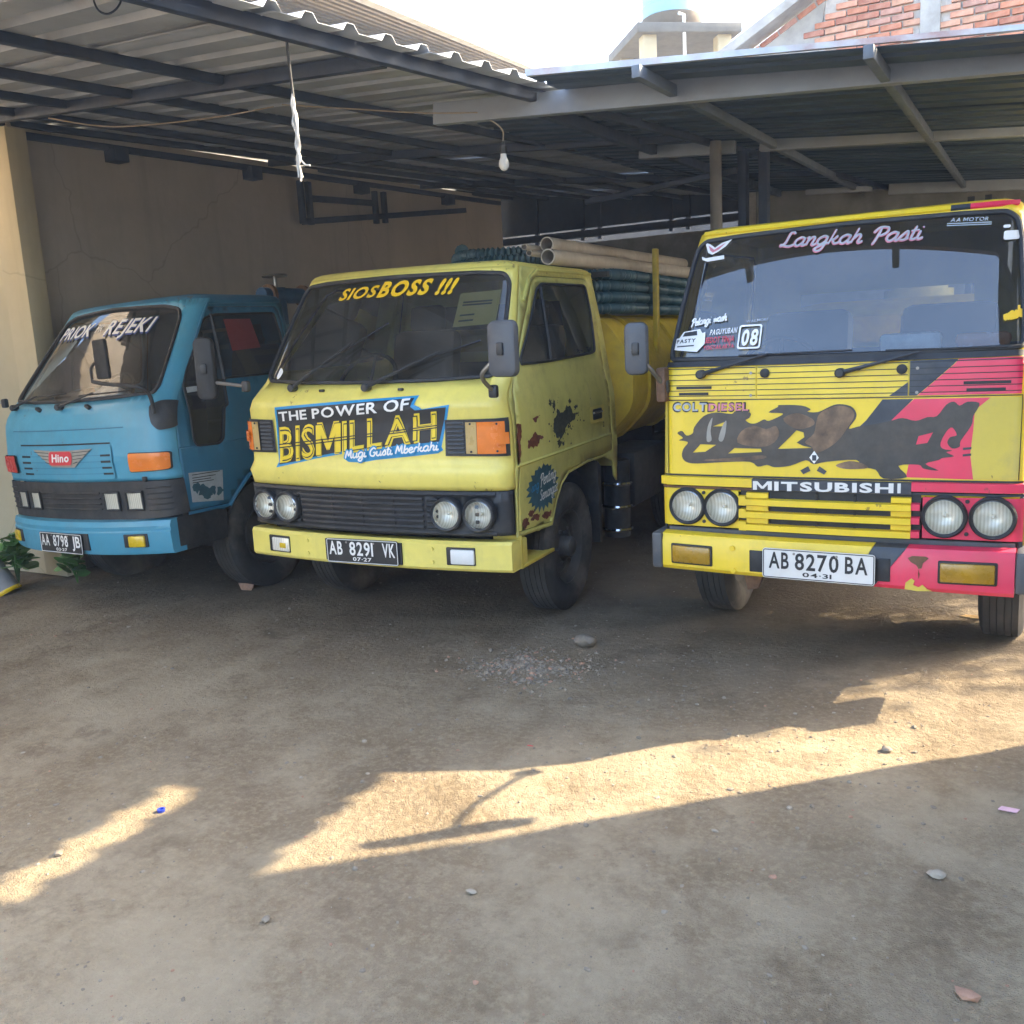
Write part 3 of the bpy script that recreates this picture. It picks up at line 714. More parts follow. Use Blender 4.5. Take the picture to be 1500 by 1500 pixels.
for q in (-3.2, -.25, 2.6, 5.2, 7.9):
    x0, y0 = LC(-(4.0+q*sy_)/cy_, q); x1, y1 = LC(-.03, q)
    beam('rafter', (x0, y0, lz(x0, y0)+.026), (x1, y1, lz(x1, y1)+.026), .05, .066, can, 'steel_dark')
for y in (5.55, 7.1, 8.8, 10.6):
    MB().box((-6.56, y, 3.25+.03*(y-4.8)), (.13, .14, .11), bev=.005).build('bracket', 'steel_dark', can)
beam('wall_plate', (-6.585, 4.75, 3.305), (-6.585, 12.0, 3.305+.03*7.25), .05, .05, can, 'steel_dark')

# triangular steel frame under the left canopy against the wall
fr = thing('steel_frame', 'dark steel bracket frame hanging on the tan wall under the roof', 'frame', (-6.5, 7.7, 2.9))
for a, b in (((0, 0, 0), (0, 0, .42)), ((0, .12, 0), (0, .12, .42)), ((0, 1.25, .10), (0, 1.25, .45)), ((0, 1.42, .12), (0, 1.42, .46)), ((0, 0, .02), (0, 3.2, .42)), ((0, .12, .26), (0, 1.25, .32))):
    beam('bar', a, b, .05, .06, fr, 'steel_dark')

# ---- right canopy: sheets run along X and fall to the right
rc = thing('right_canopy', 'low metal roof on grey rafters above the black yellow and pink truck', 'canopy')
def rz(x, y): return 2.895-.098*(x+2.19)+.028*(y-4.4)
for k in range(9):
    y0 = 4.40+k*.84; xl = -2.22 if k == 0 else -3.25-.0*k
    x_end = .95
    gaps = [(xl, x_end)]
    if k == 0: gaps = [(xl, .28), (.41, x_end)]      # unseen slot, added to let a streak of sun through
    for (xa, xb) in gaps:
        def f(p, u, h, y0=y0, xa=xa, k=k):
            x = xa+p; y = y0+u; return (x, y, rz(x, y)+h+(.003 if k % 2 else 0)+.003*math.sin(x*3+k))
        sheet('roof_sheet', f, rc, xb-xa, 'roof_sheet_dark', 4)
def f(p, u, h): return (.04+p, 3.55+u, rz(.04+p, 3.55+u)+h-.004)
sheet('roof_sheet', f, rc, .91, 'roof_sheet_dark', 3)  # extra unseen sheet, added to shade the ground at the lower left
MB().prism([(-2.22, .012), (.03, -.208), (.03, -.228), (-2.22, -.02)], lambda x, z: (x, 4.375, 2.915+z), lambda x, z: (x, 4.40, 2.915+z)).build('flashing', 'flashing', rc, smooth=False)
for a, b, ht, mt in (((-3.05, 4.85, 2.925), (.06, 4.85, 2.686), .115, 'steel_grey'), ((-2.62, 7.0, 2.955), (-1.90, 7.0, 2.90), .085, 'steel_grey'), ((-1.72, 7.0, 2.895), (.85, 7.0, 2.69), .10, 'steel_grey'), ((-1.3, 10.5, 2.92), (.85, 10.5, 2.75), .10, 'steel_grey'), ((-2.1, 10.45, 2.98), (-1.45, 10.45, 2.94), .05, 'steel_grey')):
    beam('rafter', a, b, .06, ht, rc, mt)
for x in (-2.5, -1.62, -.62, .66):
    z0 = rz(x, 4.3)-.038; z1 = rz(x, 11)-.038
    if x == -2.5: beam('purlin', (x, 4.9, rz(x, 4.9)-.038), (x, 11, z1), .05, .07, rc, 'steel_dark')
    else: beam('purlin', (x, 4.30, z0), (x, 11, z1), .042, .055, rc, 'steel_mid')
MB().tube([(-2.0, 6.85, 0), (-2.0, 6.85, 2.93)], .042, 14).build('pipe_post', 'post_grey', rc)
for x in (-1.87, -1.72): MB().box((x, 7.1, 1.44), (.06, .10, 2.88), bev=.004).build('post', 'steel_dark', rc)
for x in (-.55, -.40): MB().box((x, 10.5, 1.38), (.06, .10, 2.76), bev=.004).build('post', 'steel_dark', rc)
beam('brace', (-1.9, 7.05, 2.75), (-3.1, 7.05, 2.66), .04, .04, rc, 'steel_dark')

# ---- brick gable of the house behind
gb = thing('brick_house', 'unplastered brick gable with a concrete column rising behind the right canopy', 'house', (0, 11.2, 0))
GS = .53
def verge(x): return 4.63+GS*(x+3.07)
MB().prism([(-3.0, 0), (4.4, 0), (4.4, 4.4), (1.0, verge(1.0)-.08), (-3.0, verge(-3.0)-.08)], lambda x, z: (x, .03, z), lambda x, z: (x, .25, z)).build('wall', 'mortar', gb, smooth=False)
beam('verge', (-3.75, -.10, verge(-3.75)+.0), (1.0, -.10, verge(1.0)), .34, .10, gb, 'concrete')
beam('verge', (1.0, -.10, verge(1.0)), (5.0, -.10, 4.63+GS*(1.0+3.07)-GS*4), .34, .10, gb, 'concrete')
MB().box((-1.02, .02, 2.9), (.19, .10, 5.8), bev=.006).build('column', 'concrete', gb)
MB().box((.8, -.01, 1.9), (7.2, .06, 3.6)).build('plaster_coat', 'concrete_dark', gb, smooth=False)
MB().prism([(-3.0, 3.7), (-2.25, 3.7), (-2.05, 5.05), (-2.15, 5.05), (-3.0, 4.56)], lambda x, z: (x, .0, z), lambda x, z: (x, .035, z)).build('plaster_patch', 'concrete', gb, smooth=False)
bmesh_cache = {}
def brick_me(k):
    if k not in bmesh_cache:
        mb = MB().box((0, 0, 0), (.205+.004*(k % 3), .05, .056), bev=.006); bmesh_cache[k] = mb.mesh('brick', 'brick_%d' % (k % 6), False)
    return bmesh_cache[k]
row = 0; z = 3.74
while z < 6.3:
    x = -2.95+(row % 2)*.11
    while x < .55:
        lim = verge(x-.1)-.20
        if z < lim and not (-1.13 < x < -.91) and not (x < -2.12+.12*math.sin(z*9) and z < 5.2):
            o = link('brick', brick_me(random.randrange(12)), gb, (x+random.uniform(-.004, .004), .012+random.uniform(-.006, .004), z+random.uniform(-.003, .003)), (0, random.uniform(-.02, .02), random.uniform(-.01, .01)))
        x += .222
    z += .074; row += 1
x = -2.85
while x < .2:            # a course of bricks laid along the slope
    o = link('brick', brick_me(random.randrange(12)), gb, (x, .012, verge(x)-.12), (0, -math.atan(GS), 0)); x += .20

# ---- water tower
wt = thing('water_tower', 'cream water tower with a concrete slab and a pale blue tank on top', 'water tower', (-6.25, 18.6, .08), (0, 0, R(38)))
MB().box((0, 0, 6.98), (2.0, 2.0, .17), bev=.02).build('slab', 'tower_concrete', wt)
for x in (-.72, .72):
    for y in (-.72, .72): MB().box((x, y, 3.41), (.26, .26, 6.98), bev=.01).build('pillar', 'cream_render', wt)
Mz = Matrix.Translation((0, 0, 7.065)) @ Matrix.Rotation(-math.pi/2, 4, 'Y')
MB().lathe([(0, 0), (0, .30), (.06, .44), (.20, .56), (.34, .58), (.36, .54)], 28, Mz).build('tank_base', 'tank_bowl', wt)
MB().lathe([(.36, .0), (.36, .55), (.55, .57), (.58, .55), (.78, .57), (.81, .55), (1.1, .55), (1.35, .35), (1.42, 0)], 28, Mz).build('tank', 'tank_plastic', wt)
MB().tube([(-.1, -.95, 3.0), (-.1, -.95, 7.2), (-.1, -.7, 7.3)], .03, 8).build('pipe', 'white_print', wt)
MB().tube([(-.9, -.8, 7.06), (-.9, -.8, 7.3), (-.85, -.8, 7.36)], .02, 6).build('tap', 'dull_metal', wt)

# ---- big tiled roof of the next-door building, beyond the yard wall
nb = thing('neighbour_building', 'tan ribbed roof of the next-door building beyond the left canopy', 'building')
A_, B_ = Vector((-9.81, 20, 7.43)), Vector((-8.01, 11, 6.18))
Dv = (A_-B_).normalized(); A_ = A_+Dv*.0; B_ = B_-Dv*5
Wv = Vector((-1, -.15, 0)).normalized(); Wv = (Wv-Dv*Wv.dot(Dv)).normalized(); Wv = (Wv+Vector((0, 0, .10))).normalized()
Nv = Dv.cross(Wv).normalized(); Nv = Nv if Nv.z > 0 else -Nv
for k in range(60):
    mb = MB(); w0 = k*.15; pr = [(0, 0), (.07, .0), (.085, .06), (.135, .06), (.15, .0)]
    for P_ in (B_, A_): mb.v += [tuple(P_+Wv*(w0+u)+Nv*h) for u, h in pr]
    mb.f = [(i, i+1, 5+i+1, 5+i) for i in range(4)]
    mb.build('roof_rib', 'roof_tile', nb, smooth=False)
beam('verge_board', A_+Nv*.03-Wv*.08, B_+Nv*.03-Wv*.08, .16, .10, nb, 'concrete')
MB().prism([(-12.5, 5.2), (-8.45, 5.2), (-9.85, 19.6), (-14, 19.6)], lambda x, y: (x, y, 0), lambda x, y: (x, y, 5.2+(y-5)*.11)).build('wall', 'house_wall', nb, smooth=False)

# ---- house on the right outside the frame: its corner shades the front of the yard
hs = thing('corner_house', 'rendered house standing at the right hand side of the yard entrance', 'house', (1.32, 5.06, 0))
MB().box((2.6, -5.5, 2.5), (5.2, 11.0, 5.0)).build('wall', 'house_wall', hs, smooth=False)
MB().prism([(-.02, 5.0), (5.3, 5.0), (2.6, 6.6)], lambda x, z: (x, -11.1, z), lambda x, z: (x, .02, z)).build('roof', 'roof_tile', hs, smooth=False)
MB().prism([(.01, .9), (.01, 4.9), (.16, 4.9), (.13, 3.0), (.05, 1.8)], lambda y, z: (.0, y, z), lambda y, z: (.25, y, z)).build('shadow_fin', 'house_wall', hs, smooth=False)  # fin added to slant the edge of the house's shadow
for y in (-2.2, -5.5, -8.6):
    f_ = MB().box((-.02, y, 1.55), (.08, 1.2, 1.3), bev=.01).build('window', 'wood_dark', hs)
    MB().box((-.065, y, 1.55), (.02, 1.04, 1.14)).build('pane', 'tinted_window', f_, smooth=False)

# ================================================================== TRUCK PARTS
def wheel(parent, x, y, r=.385, wd=.20, out=1, name='wheel'):
    """tyre, rim and hub; out = +1 when the outer face looks to +X"""
    w = bpy.data.objects.new(name, None); COL.objects.link(w); w.parent = parent; w.location = (x, y, r)
    w.rotation_euler = (0, 0, 0 if out > 0 else math.pi)
    h = wd/2; g = .011; prof = [(-h*.70, r*.56), (-h*.98, r*.68), (-h*1.04, r*.80), (-h*.97, r*.905)]
    prof += [(-h*.90, lambda k: r*.955 if k % 2 else r*.928), (-h*.80, lambda k: r*.992 if k % 2 else r*.965)]
    edges = [-.78, -.50, -.46, -.19, -.15, .15, .19, .46, .50, .78]
    for i, e in enumerate(edges):
        dz = [0, 0, g, g, 0, 0, g, g, 0, 0]
        lev = {-.50: 0, -.46: g, -.19: 0, -.15: g}.get(e, 0)
        prof.append((h*e, r-.001*abs(e)))
        if e in (-.50, -.19, .15, .46):
            prof.append((h*(e+.008), r-g)); prof.append((h*(e+.032), r-g))
    prof += [(h*.80, lambda k: r*.992 if k % 2 else r*.965), (h*.90, lambda k: r*.955 if k % 2 else r*.928), (h*.97, r*.905), (h*1.04, r*.80), (h*.98, r*.68), (h*.70, r*.56)]
    MB().lathe(prof, 84, close=False).build('tyre', 'tyre_rubber', w, angle=28)
    MB().lathe([(h*.74, r*.60), (h*.80, r*.57), (h*.62, r*.52), (h*.30, r*.49), (h*.22, r*.43), (h*.42, r*.34), (h*.50, r*.24), (h*.34, r*.20), (h*.34, 0)], 36).build('rim', 'rim_steel', w)
    MB().lathe([(-h*.74, r*.60), (-h*.5, r*.5), (-h*.2, r*.3), (-h*.2, 0)], 24).build('rim_back', 'rim_steel', w)
    hb = MB().lathe([(h*.34, r*.17), (h*1.0, r*.15), (h*1.12, r*.10), (h*1.12, 0)], 20)
    for k in range(6):
        a = 2*math.pi*k/6; c_ = (h*.45, r*.29*math.cos(a), r*.29*math.sin(a)); hb.tube([(h*.40, c_[1], c_[2]), (h*.62, c_[1], c_[2])], .013, 6)
    hb.build('hub', 'rim_steel', w)
    return w
def roof_cap(cab, name, mat, parent, zt, crown=.05):
    """crowned roof closing the top outline"""
    A_ = []
    n1 = 10
    seq = [i/n1 for i in range(n1+1)]+[1+(i+1)/5 for i in range(5)]+[2+(i+1)/6 for i in range(6)]+[3+(i+1)/3 for i in range(3)]+[4+(i+1)/6 for i in range(6)]
    loop = seq+[-a for a in reversed(seq[1:-1])]
    yc = .5*(cab.P(0, zt)[1]+cab.yr)
    rows = []
    for d, h in ((0, 0), (.02, .016), (.06, .030), (.14, .040), (.30, .047), (.50, .050)):
        rw = []
        for a in loop:
            x, y, _ = cab.P(a, zt); L_ = math.hypot(x, y-yc); k = max(0, 1-d/max(L_, d+.001))
            rw.append((x*k, yc+(y-yc)*k, zt+h*crown/.05))
        rows.append(rw)
    mb = MB(); n = len(loop)
    for rw in rows: mb.v += rw
    for j in range(len(rows)-1):
        for i in range(n): mb.f.append((j*n+i, j*n+(i+1) % n, (j+1)*n+(i+1) % n, (j+1)*n+i))
    mb.f.append(tuple((len(rows)-1)*n+i for i in range(n)))
    return mb.build(name, mat, parent, angle=50)
def zlist(z0, z1, step=.05): k = max(1, int((z1-z0)/step+.5)); return [z0+(z1-z0)*i/k for i in range(k+1)]
def front_outline(cab, z0, z1):
    Q = cab.XF+cab.CL
    return [(q_, z0) for q_ in [-Q+2*Q*i/40 for i in range(41)]]+[(Q, z) for z in zlist(z0, z1)[1:]]+[(q_, z1) for q_ in [Q-2*Q*i/40 for i in range(1, 41)]]+[(-Q, z) for z in reversed(zlist(z0, z1)[1:-1])]
def side_outline(cab, bottom, z1):
    """bottom: list of (y, z) from the front corner to the rear; front edge follows the corner"""
    z0 = bottom[0][1]
    fr_ = [(cab.row(z)[6], z) for z in reversed(zlist(z0, z1))]
    zr = bottom[-1][1]; yr = cab.yr-cab.rr
    return fr_+[(b[0], b[1]) for b in bottom[1:-1]]+[(yr, z) for z in zlist(zr, z1)]+[(y, z1) for y in [yr+(fr_[0][0]-yr)*i/12 for i in range(1, 12)]]
def inset(P, d):
    """shrink a polygon a little (towards its edge normals)"""
    out = []; m_ = len(P); ar = sum(P[i-1][0]*P[i][1]-P[i][0]*P[i-1][1] for i in range(m_)); sg = 1 if ar > 0 else -1
    for i in range(m_):
        a, b_, c_ = Vector(P[i-1]), Vector(P[i]), Vector(P[(i+1) % m_])
        e1, e2 = (b_-a), (c_-b_)
        if e1.length < 1e-7 or e2.length < 1e-7: out.append(tuple(b_)); continue
        e1.normalize(); e2.normalize(); n1, n2 = Vector((-e1.y, e1.x))*sg, Vector((-e2.y, e2.x))*sg
        nn = n1+n2; nn = nn/max(.5, nn.length_squared/2) if nn.length > 1e-6 else n1
        out.append(tuple(b_+nn*d))
    return out
def cab_shell(T, cab, zf, zt, ws, bottom, door, window, paint, side_paint, roof_paint, glass_ws='windscreen', glass_side='tinted_window', rear_z0=.75, crown=.05):
    """front panel with windscreen opening, sides with doors, rear wall, roof"""
    wsq = dens(fq(cab, ws), .05)
    skin(cab, 'front_panel', paint, T, front_outline(cab, zf, zt), [wsq], front_a(cab), 0, .05, .012)
    gl = skin(cab, 'windscreen', glass_ws, T, wsq, (), front_a(cab), -.006, .07)
    rim_tube(cab, 'windscreen_seal', 'rubber', gl, inset(wsq, .006), front_a(cab), .0125, .001)
    for g in (1, -1):
        sa = side_a(cab, g)
        dr = dens(door, .05); wn = dens(window, .05)
        skin(cab, 'side_panel', side_paint, T, dens(side_outline(cab, bottom, zt), .06), [dr], sa, 0, .06, .012)
        d_ = skin(cab, 'door', side_paint, T, inset(dr, .005), [wn], sa, 0, .06, .02)
        w_ = skin(cab, 'door_window', glass_side, d_, wn, (), sa, -.008, .08)
        rim_tube(cab, 'window_seal', 'rubber', d_, inset(wn, .004), sa, .008, .001)
        # dark inner sill behind the door gap
        rim_tube(cab, 'door_seal', 'rubber', T, dr, sa, .008, -.016, 5)
    Qr = []
    V0 = [(cab.P(a, z)) for z in (rear_z0,) for a in (3, 4)]
    n = 6; mb = MB(); seq = [3+i/3 for i in range(4)]+[4+(i+1)/n for i in range(n)]; loop = seq+[-a for a in reversed(seq[:-1])]
    zs = zlist(rear_z0, zt, .15)
    for z in zs: mb.v += [cab.P(a, z) for a in loop]
    k = len(loop)
    # the rear wall keeps an opening for the rear window
    for j in range(len(zs)-1):
        for i in range(k-1):
            a = loop[i]; x_ = abs(cab.P(loop[i], 1)[0]+cab.P(loop[i+1], 1)[0])/2
            if zs[j] > 1.48 and zs[j+1] < 1.93 and x_ < .5: continue
            mb.f.append((j*k+i, j*k+i+1, (j+1)*k+i+1, (j+1)*k+i))
    mb.build('rear_wall', side_paint, T)
    roof_cap(cab, 'roof', roof_paint, T, zt, crown)
def cab_inside(T, cab, zfloor=.95, seat='seat_vinyl', rest=True):
    MB().box((0, .95, zfloor), (1.5, 1.45, .05)).build('cab_floor', 'cab_inside', T, smooth=False)
    MB().box((0, cab.yr-.06, 1.2), (1.45, .05, .55)).build('cab_back_trim', 'cab_inside', T, smooth=False)
    d_ = MB().prism([(.13, 1.05), (.10, 1.34), (.22, 1.40), (.42, 1.38), (.48, 1.30), (.46, 1.05)], lambda y, z: (-.72, y, z), lambda y, z: (.72, y, z)).build('dashboard', 'dash', T)
    for x in (-.38, .38):
        MB().box((x, 1.0, 1.10), (.52, .50, .16), bev=.05).build('seat_cushion', seat, T)
        b_ = MB().box((x, 1.33, 1.42), (.50, .14, .58), rot=(R(-12), 0, 0), bev=.06).build('seat_back', seat, T)
        if rest: MB().box((x, 1.40, 1.78), (.26, .09, .18), rot=(R(-10), 0, 0), bev=.04).build('headrest', seat, b_)
    M_ = Matrix.Translation((-.38, .62, 1.40)) @ Matrix.Rotation(R(55), 4, 'X')
    mb = MB(); mb.tube([M_ @ Vector((.2*math.cos(2*math.pi*k/28), .2*math.sin(2*math.pi*k/28), 0)) for k in range(28)], .013, 8, closed=True)
    for a in (0, 120, 240): mb.tube([M_ @ Vector((0, 0, -.03)), M_ @ Vector((.2*math.cos(R(a+90)), .2*math.sin(R(a+90)), 0))], .011, 6)
    mb.tube([M_ @ Vector((0, 0, -.02)), (-.38, .32, 1.2)], .025, 8).build('steering_wheel', 'rubber', T)
def chassis_parts(T, tank_mat, y_tank=(1.95, 4.7), front_x=.72, y_axle=.86, tank_top=1.75, rear_y=3.35):
    for x in (-.38, .38): MB().box((x, 2.5, .62), (.07, 4.7, .17), bev=.01).build('frame_rail', 'chassis', T)
    MB().tube([(-front_x, y_axle, .385), (front_x, y_axle, .385)], .05, 10).build('front_axle', 'chassis', T)
    MB().box((0, .22, .52), (1.3, .10, .14), bev=.01).build('cross_member', 'chassis', T)
    MB().box((0, .55, .78), (.62, .8, .5), bev=.04).build('engine', 'chassis', T)
    MB().box((0, .32, .80), (.75, .06, .42)).build('radiator', 'chassis', T, smooth=False)
    for x in (-.6, .6):
        pl_ = [(.38, .40), (.86, .33), (1.34, .42)]
        MB().tube([(x, y, z) for y, z in smooth_poly(pl_, 5, False)], .03, 6).build('leaf_spring', 'chassis', T)
    for g in (1, -1):
        wheel(T, g*front_x, y_axle, out=g)
        wheel(T, g*.76, rear_y, out=g)
        # inner arch over the front wheel
        arc = [(y_axle+.47*math.cos(a), .40+.47*math.sin(a)) for a in [R(8+164*k/12) for k in range(13)]]
        mb = MB(); mb.v = [(g*.80, y, z) for y, z in arc]+[(g*.42, y, z) for y, z in arc]; k = len(arc)
        mb.f = [(i, i+1, k+i+1, k+i) for i in range(k-1)]; mb.build('wheel_arch_liner', 'chassis', T)
    # tank with chamfered ends on a subframe
    y0, y1 = y_tank; z0, z1 = .86, tank_top
    sec = round_poly([(-.60, z0), (.60, z0), (.84, z0+.25), (.84, z1-.30), (.62, z1), (-.62, z1), (-.84, z1-.30), (-.84, z0+.25)], .10, 3)
    cz = (z0+z1)/2; mb = MB(); n = len(sec)
    for y, s_ in ((y0, .80), (y0+.14, 1), (y1-.14, 1), (y1, .80)): mb.v += [(x*s_, y, cz+(z-cz)*s_) for x, z in sec]
    for j in range(3):
        for i in range(n): mb.f.append((j*n+i, j*n+(i+1) % n, (j+1)*n+(i+1) % n, (j+1)*n+i))
    mb.f += [tuple(range(n)), tuple(3*n+i for i in range(n))]
    tk = mb.build('tank', tank_mat, T, angle=25)
    for y in (y0+.5, (y0+y1)/2, y1-.5):
        MB().tube([(x*1.006, y, cz+(z-cz)*1.006) for x, z in sec], .02, 6, closed=True).build('tank_band', tank_mat, tk)
    MB().lathe([(0, .24), (.10, .24), (.10, .20), (.13, .2), (.13, 0)], 24, Matrix.Translation((0, (y0+y1)/2, z1-.01)) @ Matrix.Rotation(-math.pi/2, 4, 'Y')).build('manhole', tank_mat, tk)
    for y in (y0+.3, (y0+y1)/2, y1-.3): MB().box((0, y, .78), (1.2, .08, .16)).build('subframe_bar', 'chassis', T, smooth=False)
def headlight_round(T, cab, x, z, r=.074, bezel='black_plastic', sink=.02, off=.012):
    a = cab.ax(x, z); c_ = Vector(cab.P(a, z, off)); n_ = Vector(cab.N(a, z)); n_ = (n_+Vector((0, -1.2, 0))).normalized()
    Mx = n_.to_track_quat('X', 'Z').to_matrix().to_4x4(); Mx.translation = c_
    hd = MB().lathe([(-.03, r*1.26), (.012, r*1.24), (.018, r*1.16), (.010, r*1.04), (-.03, r*1.02)], 40, Mx).build('headlight', bezel, T)
    MB().lathe([(-.005, r*1.05), (.010, r*1.05), (.013, r*1.0), (.004, r*.97)], 40, Mx).build('retainer', 'chrome', hd)
    MB().lathe([(0, r*1.0), (-.018, r*.86), (-.034, r*.62), (-.044, r*.35), (-.048, r*.12), (-.02, r*.10), (-.015, 0)], 36, Mx).build('reflector', 'reflector', hd)
    MB().lathe([(.001, r*1.0), (.008, r*.90), (.015, r*.66), (.019, r*.35), (.0205, 0)], 36, Mx).build('lens', 'lamp_glass', hd)
    return hd
def mirror(T, base, elbow, top, plate_c, size=(.16, .27), yaw=0., name='mirror', mat='grey_plastic'):
    mr_ = MB().tube(smooth_poly([base, elbow, top], 6, False), .011, 8).build(name, 'dull_metal', T)
    e = __import__('mathutils').Euler((0, 0, yaw)).to_matrix()
    pr = rr_poly(-size[0]/2, size[0]/2, -size[1]/2, size[1]/2, .035, 5)
    fr_ = lambda d, s_: (lambda p, q_: tuple(e @ Vector((p*s_, d, q_*s_))+Vector(plate_c)))
    mb = MB(); n = len(pr)
    for d, s_ in ((-.030, .86), (-.024, .96), (-.008, 1.0), (.012, 1.0), (.018, .97)): mb.v += [fr_(d, s_)(*p) for p in pr]
    for j in range(4):
        for i in range(n): mb.f.append((j*n+i, j*n+(i+1) % n, (j+1)*n+(i+1) % n, (j+1)*n+i))
    mb.f += [tuple(reversed(range(n))), tuple(4*n+i for i in range(n))]
    mb.build('mirror_housing', mat, mr_, angle=40)
    MB().prism(inset(pr, .012), fr_(.0185, 1), fr_(.0205, 1)).build('mirror_glass', 'chrome', mr_, smooth=False)
    c_ = Vector(plate_c)+e @ Vector((0, -.03, 0))
    MB().box(c_, (.035, .03, .06), rot=e, bev=.006).build('mirror_clamp', 'black_plastic', mr_)
    MB().tube([top, c_], .010, 8).build('mirror_stub', 'dull_metal', mr_)
    MB().box(Vector(base), (.05, .035, .065), bev=.012).build('mirror_foot', 'black_plastic', mr_)
    return mr_
def wiper(T, cab, pivot, mid, tip0, tip1, name='wiper'):
    fa = lambda x, z: cab.ax(x, z)
    pv = Vector(cab.P(fa(*pivot), pivot[1], .03))
    md_ = Vector(cab.P(fa(*mid), mid[1], .035))
    w_ = MB().tube([pv, pv.lerp(md_, .3)+Vector((0, -.012, 0)), md_], .008, 6, radii=[.013, .010, .006]).build(name, 'black_plastic', T)
    MB().lathe([(-.03, .022), (.012, .022), (.018, .016), (.018, 0)], 14, Matrix.Translation(pv) @ Matrix.Rotation(math.pi, 4, 'Z') @ Matrix.Rotation(R(90), 4, 'Z')).build('wiper_pivot', 'black_plastic', w_)
    pts = []
    for k in range(9):
        x = tip0[0]+(tip1[0]-tip0[0])*k/8; z = tip0[1]+(tip1[1]-tip0[1])*k/8; pts.append(cab.P(fa(x, z), z, .012))
    MB().tube(pts, .006, 6).build('wiper_blade', 'rubber', w_)
    return w_
def number_plate(T, cen, wd, ht, yaw, line1, line2, bgm, fgm, tilt=0., gap=None, roll=0.):
    M_ = Matrix.Translation(cen) @ Matrix.Rotation(yaw, 4, 'Z') @ Matrix.Rotation(roll, 4, 'Y') @ Matrix.Rotation(tilt, 4, 'X')
    pr = rr_poly(-wd/2, wd/2, -ht/2, ht/2, .012, 3)
    f0 = lambda d: (lambda p, q_: tuple(M_ @ Vector((p, d, q_))))
    pt_ = MB().prism(pr, f0(-.003), f0(.003)).build('number_plate', bgm, T, smooth=False)
    rim = inset(pr, .005); MB().tube([f0(-.0035)(*p) for p in rim], .0022, 5, closed=True).build('plate_rim', fgm, pt_)
    def put(name, body, x0, x1, z0, h):
        vs_, fs = text2d(body, .020)
        me = bpy.data.meshes.new(name); me.from_pydata([f0(-.0048)(x0+(x1-x0)*u, z0+v_*h) for u, v_ in vs_], [], fs); me.materials.append(MATS[fgm]); link(name, me, pt_)
    for body, x0, x1 in line1: put('plate_lettering', body, x0*wd, x1*wd, -ht*.15, ht*.56)
    put('plate_lettering', line2, -.13*wd, .13*wd, -ht*.38, ht*.15)
    for x in (-.21, .17): MB().tube([f0(-.006)(x*wd, ht*.36), f0(0)(x*wd, ht*.36)], .006, 8).build('plate_screw', 'dull_metal', pt_)
    return pt_
def bar_front(T, name, mat, prof_pts, ys, zs_sec, x_half, angle=30):
    """a bumper: section (dy, z) swept along a plan line ys(x)"""
    xs_ = [x_half*(-1+2*i/32) for i in range(33)]; mb = MB(); n = len(zs_sec)
    for x in xs_: mb.v += [(x, ys(x)+dy, z) for dy, z in zs_sec]
    for j in range(32):
        for i in range(n): mb.f.append((j*n+i, j*n+(i+1) % n, (j+1)*n+(i+1) % n, (j+1)*n+i))
    mb.f += [tuple(range(n)), tuple(32*n+i for i in range(n))]
    return mb.build(name, mat, T, angle=angle)
def lens_box(T, name, mat, c, d, rot=None, bev=.008, frame=None, screws=True):
    o = MB().box(c, d, rot=rot, bev=bev).build(name, mat, T)
    if frame:
        MB().box((c[0], c[1]+.008, c[2]), (d[0]+.018, d[1], d[2]+.018), rot=rot, bev=bev).build('lamp_surround', frame, o)
    return o
def corrugated(path, r, pitch=.036, n=10, amp=.009):
    """hose with rings along a smooth path"""
    pts = [Vector(p) for p in path]; out = []; rad = []; acc = 0
    for i in range(len(pts)-1):
        L_ = (pts[i+1]-pts[i]).length; k = max(1, int(L_/(pitch/4)))
        for j in range(k):
            out.append(pts[i].lerp(pts[i+1], j/k)); acc += L_/k
            rad.append(r+amp*math.cos(2*math.pi*acc/pitch))
    return MB().tube(out, r, n, radii=rad)

# ================================================================== YELLOW TRUCK (middle)
cab = CAB_M; cab.soft = .010
TM = thing('tanker_truck', 'faded yellow cab-over tanker truck with round headlights and pipes on its roof', 'truck', (-3.17, 4.09, .016), (0, R(.69), R(3.02)))
WSM = [(-.725, 1.437), (-.4, 1.424), (0, 1.421), (.4, 1.424), (.725, 1.437), (.752, 1.475), (.728, 1.70), (.690, 1.935), (.655, 1.985), (.5, 1.997), (0, 2.003), (-.5, 1.997), (-.655, 1.985), (-.690, 1.935), (-.728, 1.70), (-.752, 1.475)]
DOORM = [(.115, .625), (.560, .595), (.635, .715), (.72, .80), (.83, .848), (1.15, .870), (1.43, .866), (1.585, .875), (1.60, 1.20), (1.595, 1.46), (1.60, 1.75), (1.60, 1.955), (1.56, 1.985), (.80, 1.975), (.71, 1.945), (.66, 1.90), (.42, 1.66), (.245, 1.46), (.175, 1.36), (.145, 1.25), (.13, .95)]
WINM = [(.335, 1.49), (.70, 1.49), (1.40, 1.512), (1.475, 1.52), (1.53, 1.75), (1.535, 1.93), (1.50, 1.945), (.83, 1.935), (.745, 1.905), (.50, 1.67), (.33, 1.52)]
BOTM = [(0, .60), (.10, .60), (.565, .575), (.64, .70), (.725, .787), (.83, .835), (1.15, .856), (1.43, .852), (1.60, .80), (1.63, .70), (1.68, .66)]
cab_shell(TM, cab, .862, 2.022, round_poly(WSM, .03, 3), BOTM, DOORM, round_poly(WINM, .03, 3), 'yellow_paint', 'yellow_door', 'yellow_paint', glass_side='clear_window')
cab_inside(TM, cab, seat='seat_vinyl')
chassis_parts(TM, 'tank_yellow', front_x=.745)
fa, sa = front_a(cab), side_a(cab, 1)
fx = lambda x, z: cab.ax(x, z)
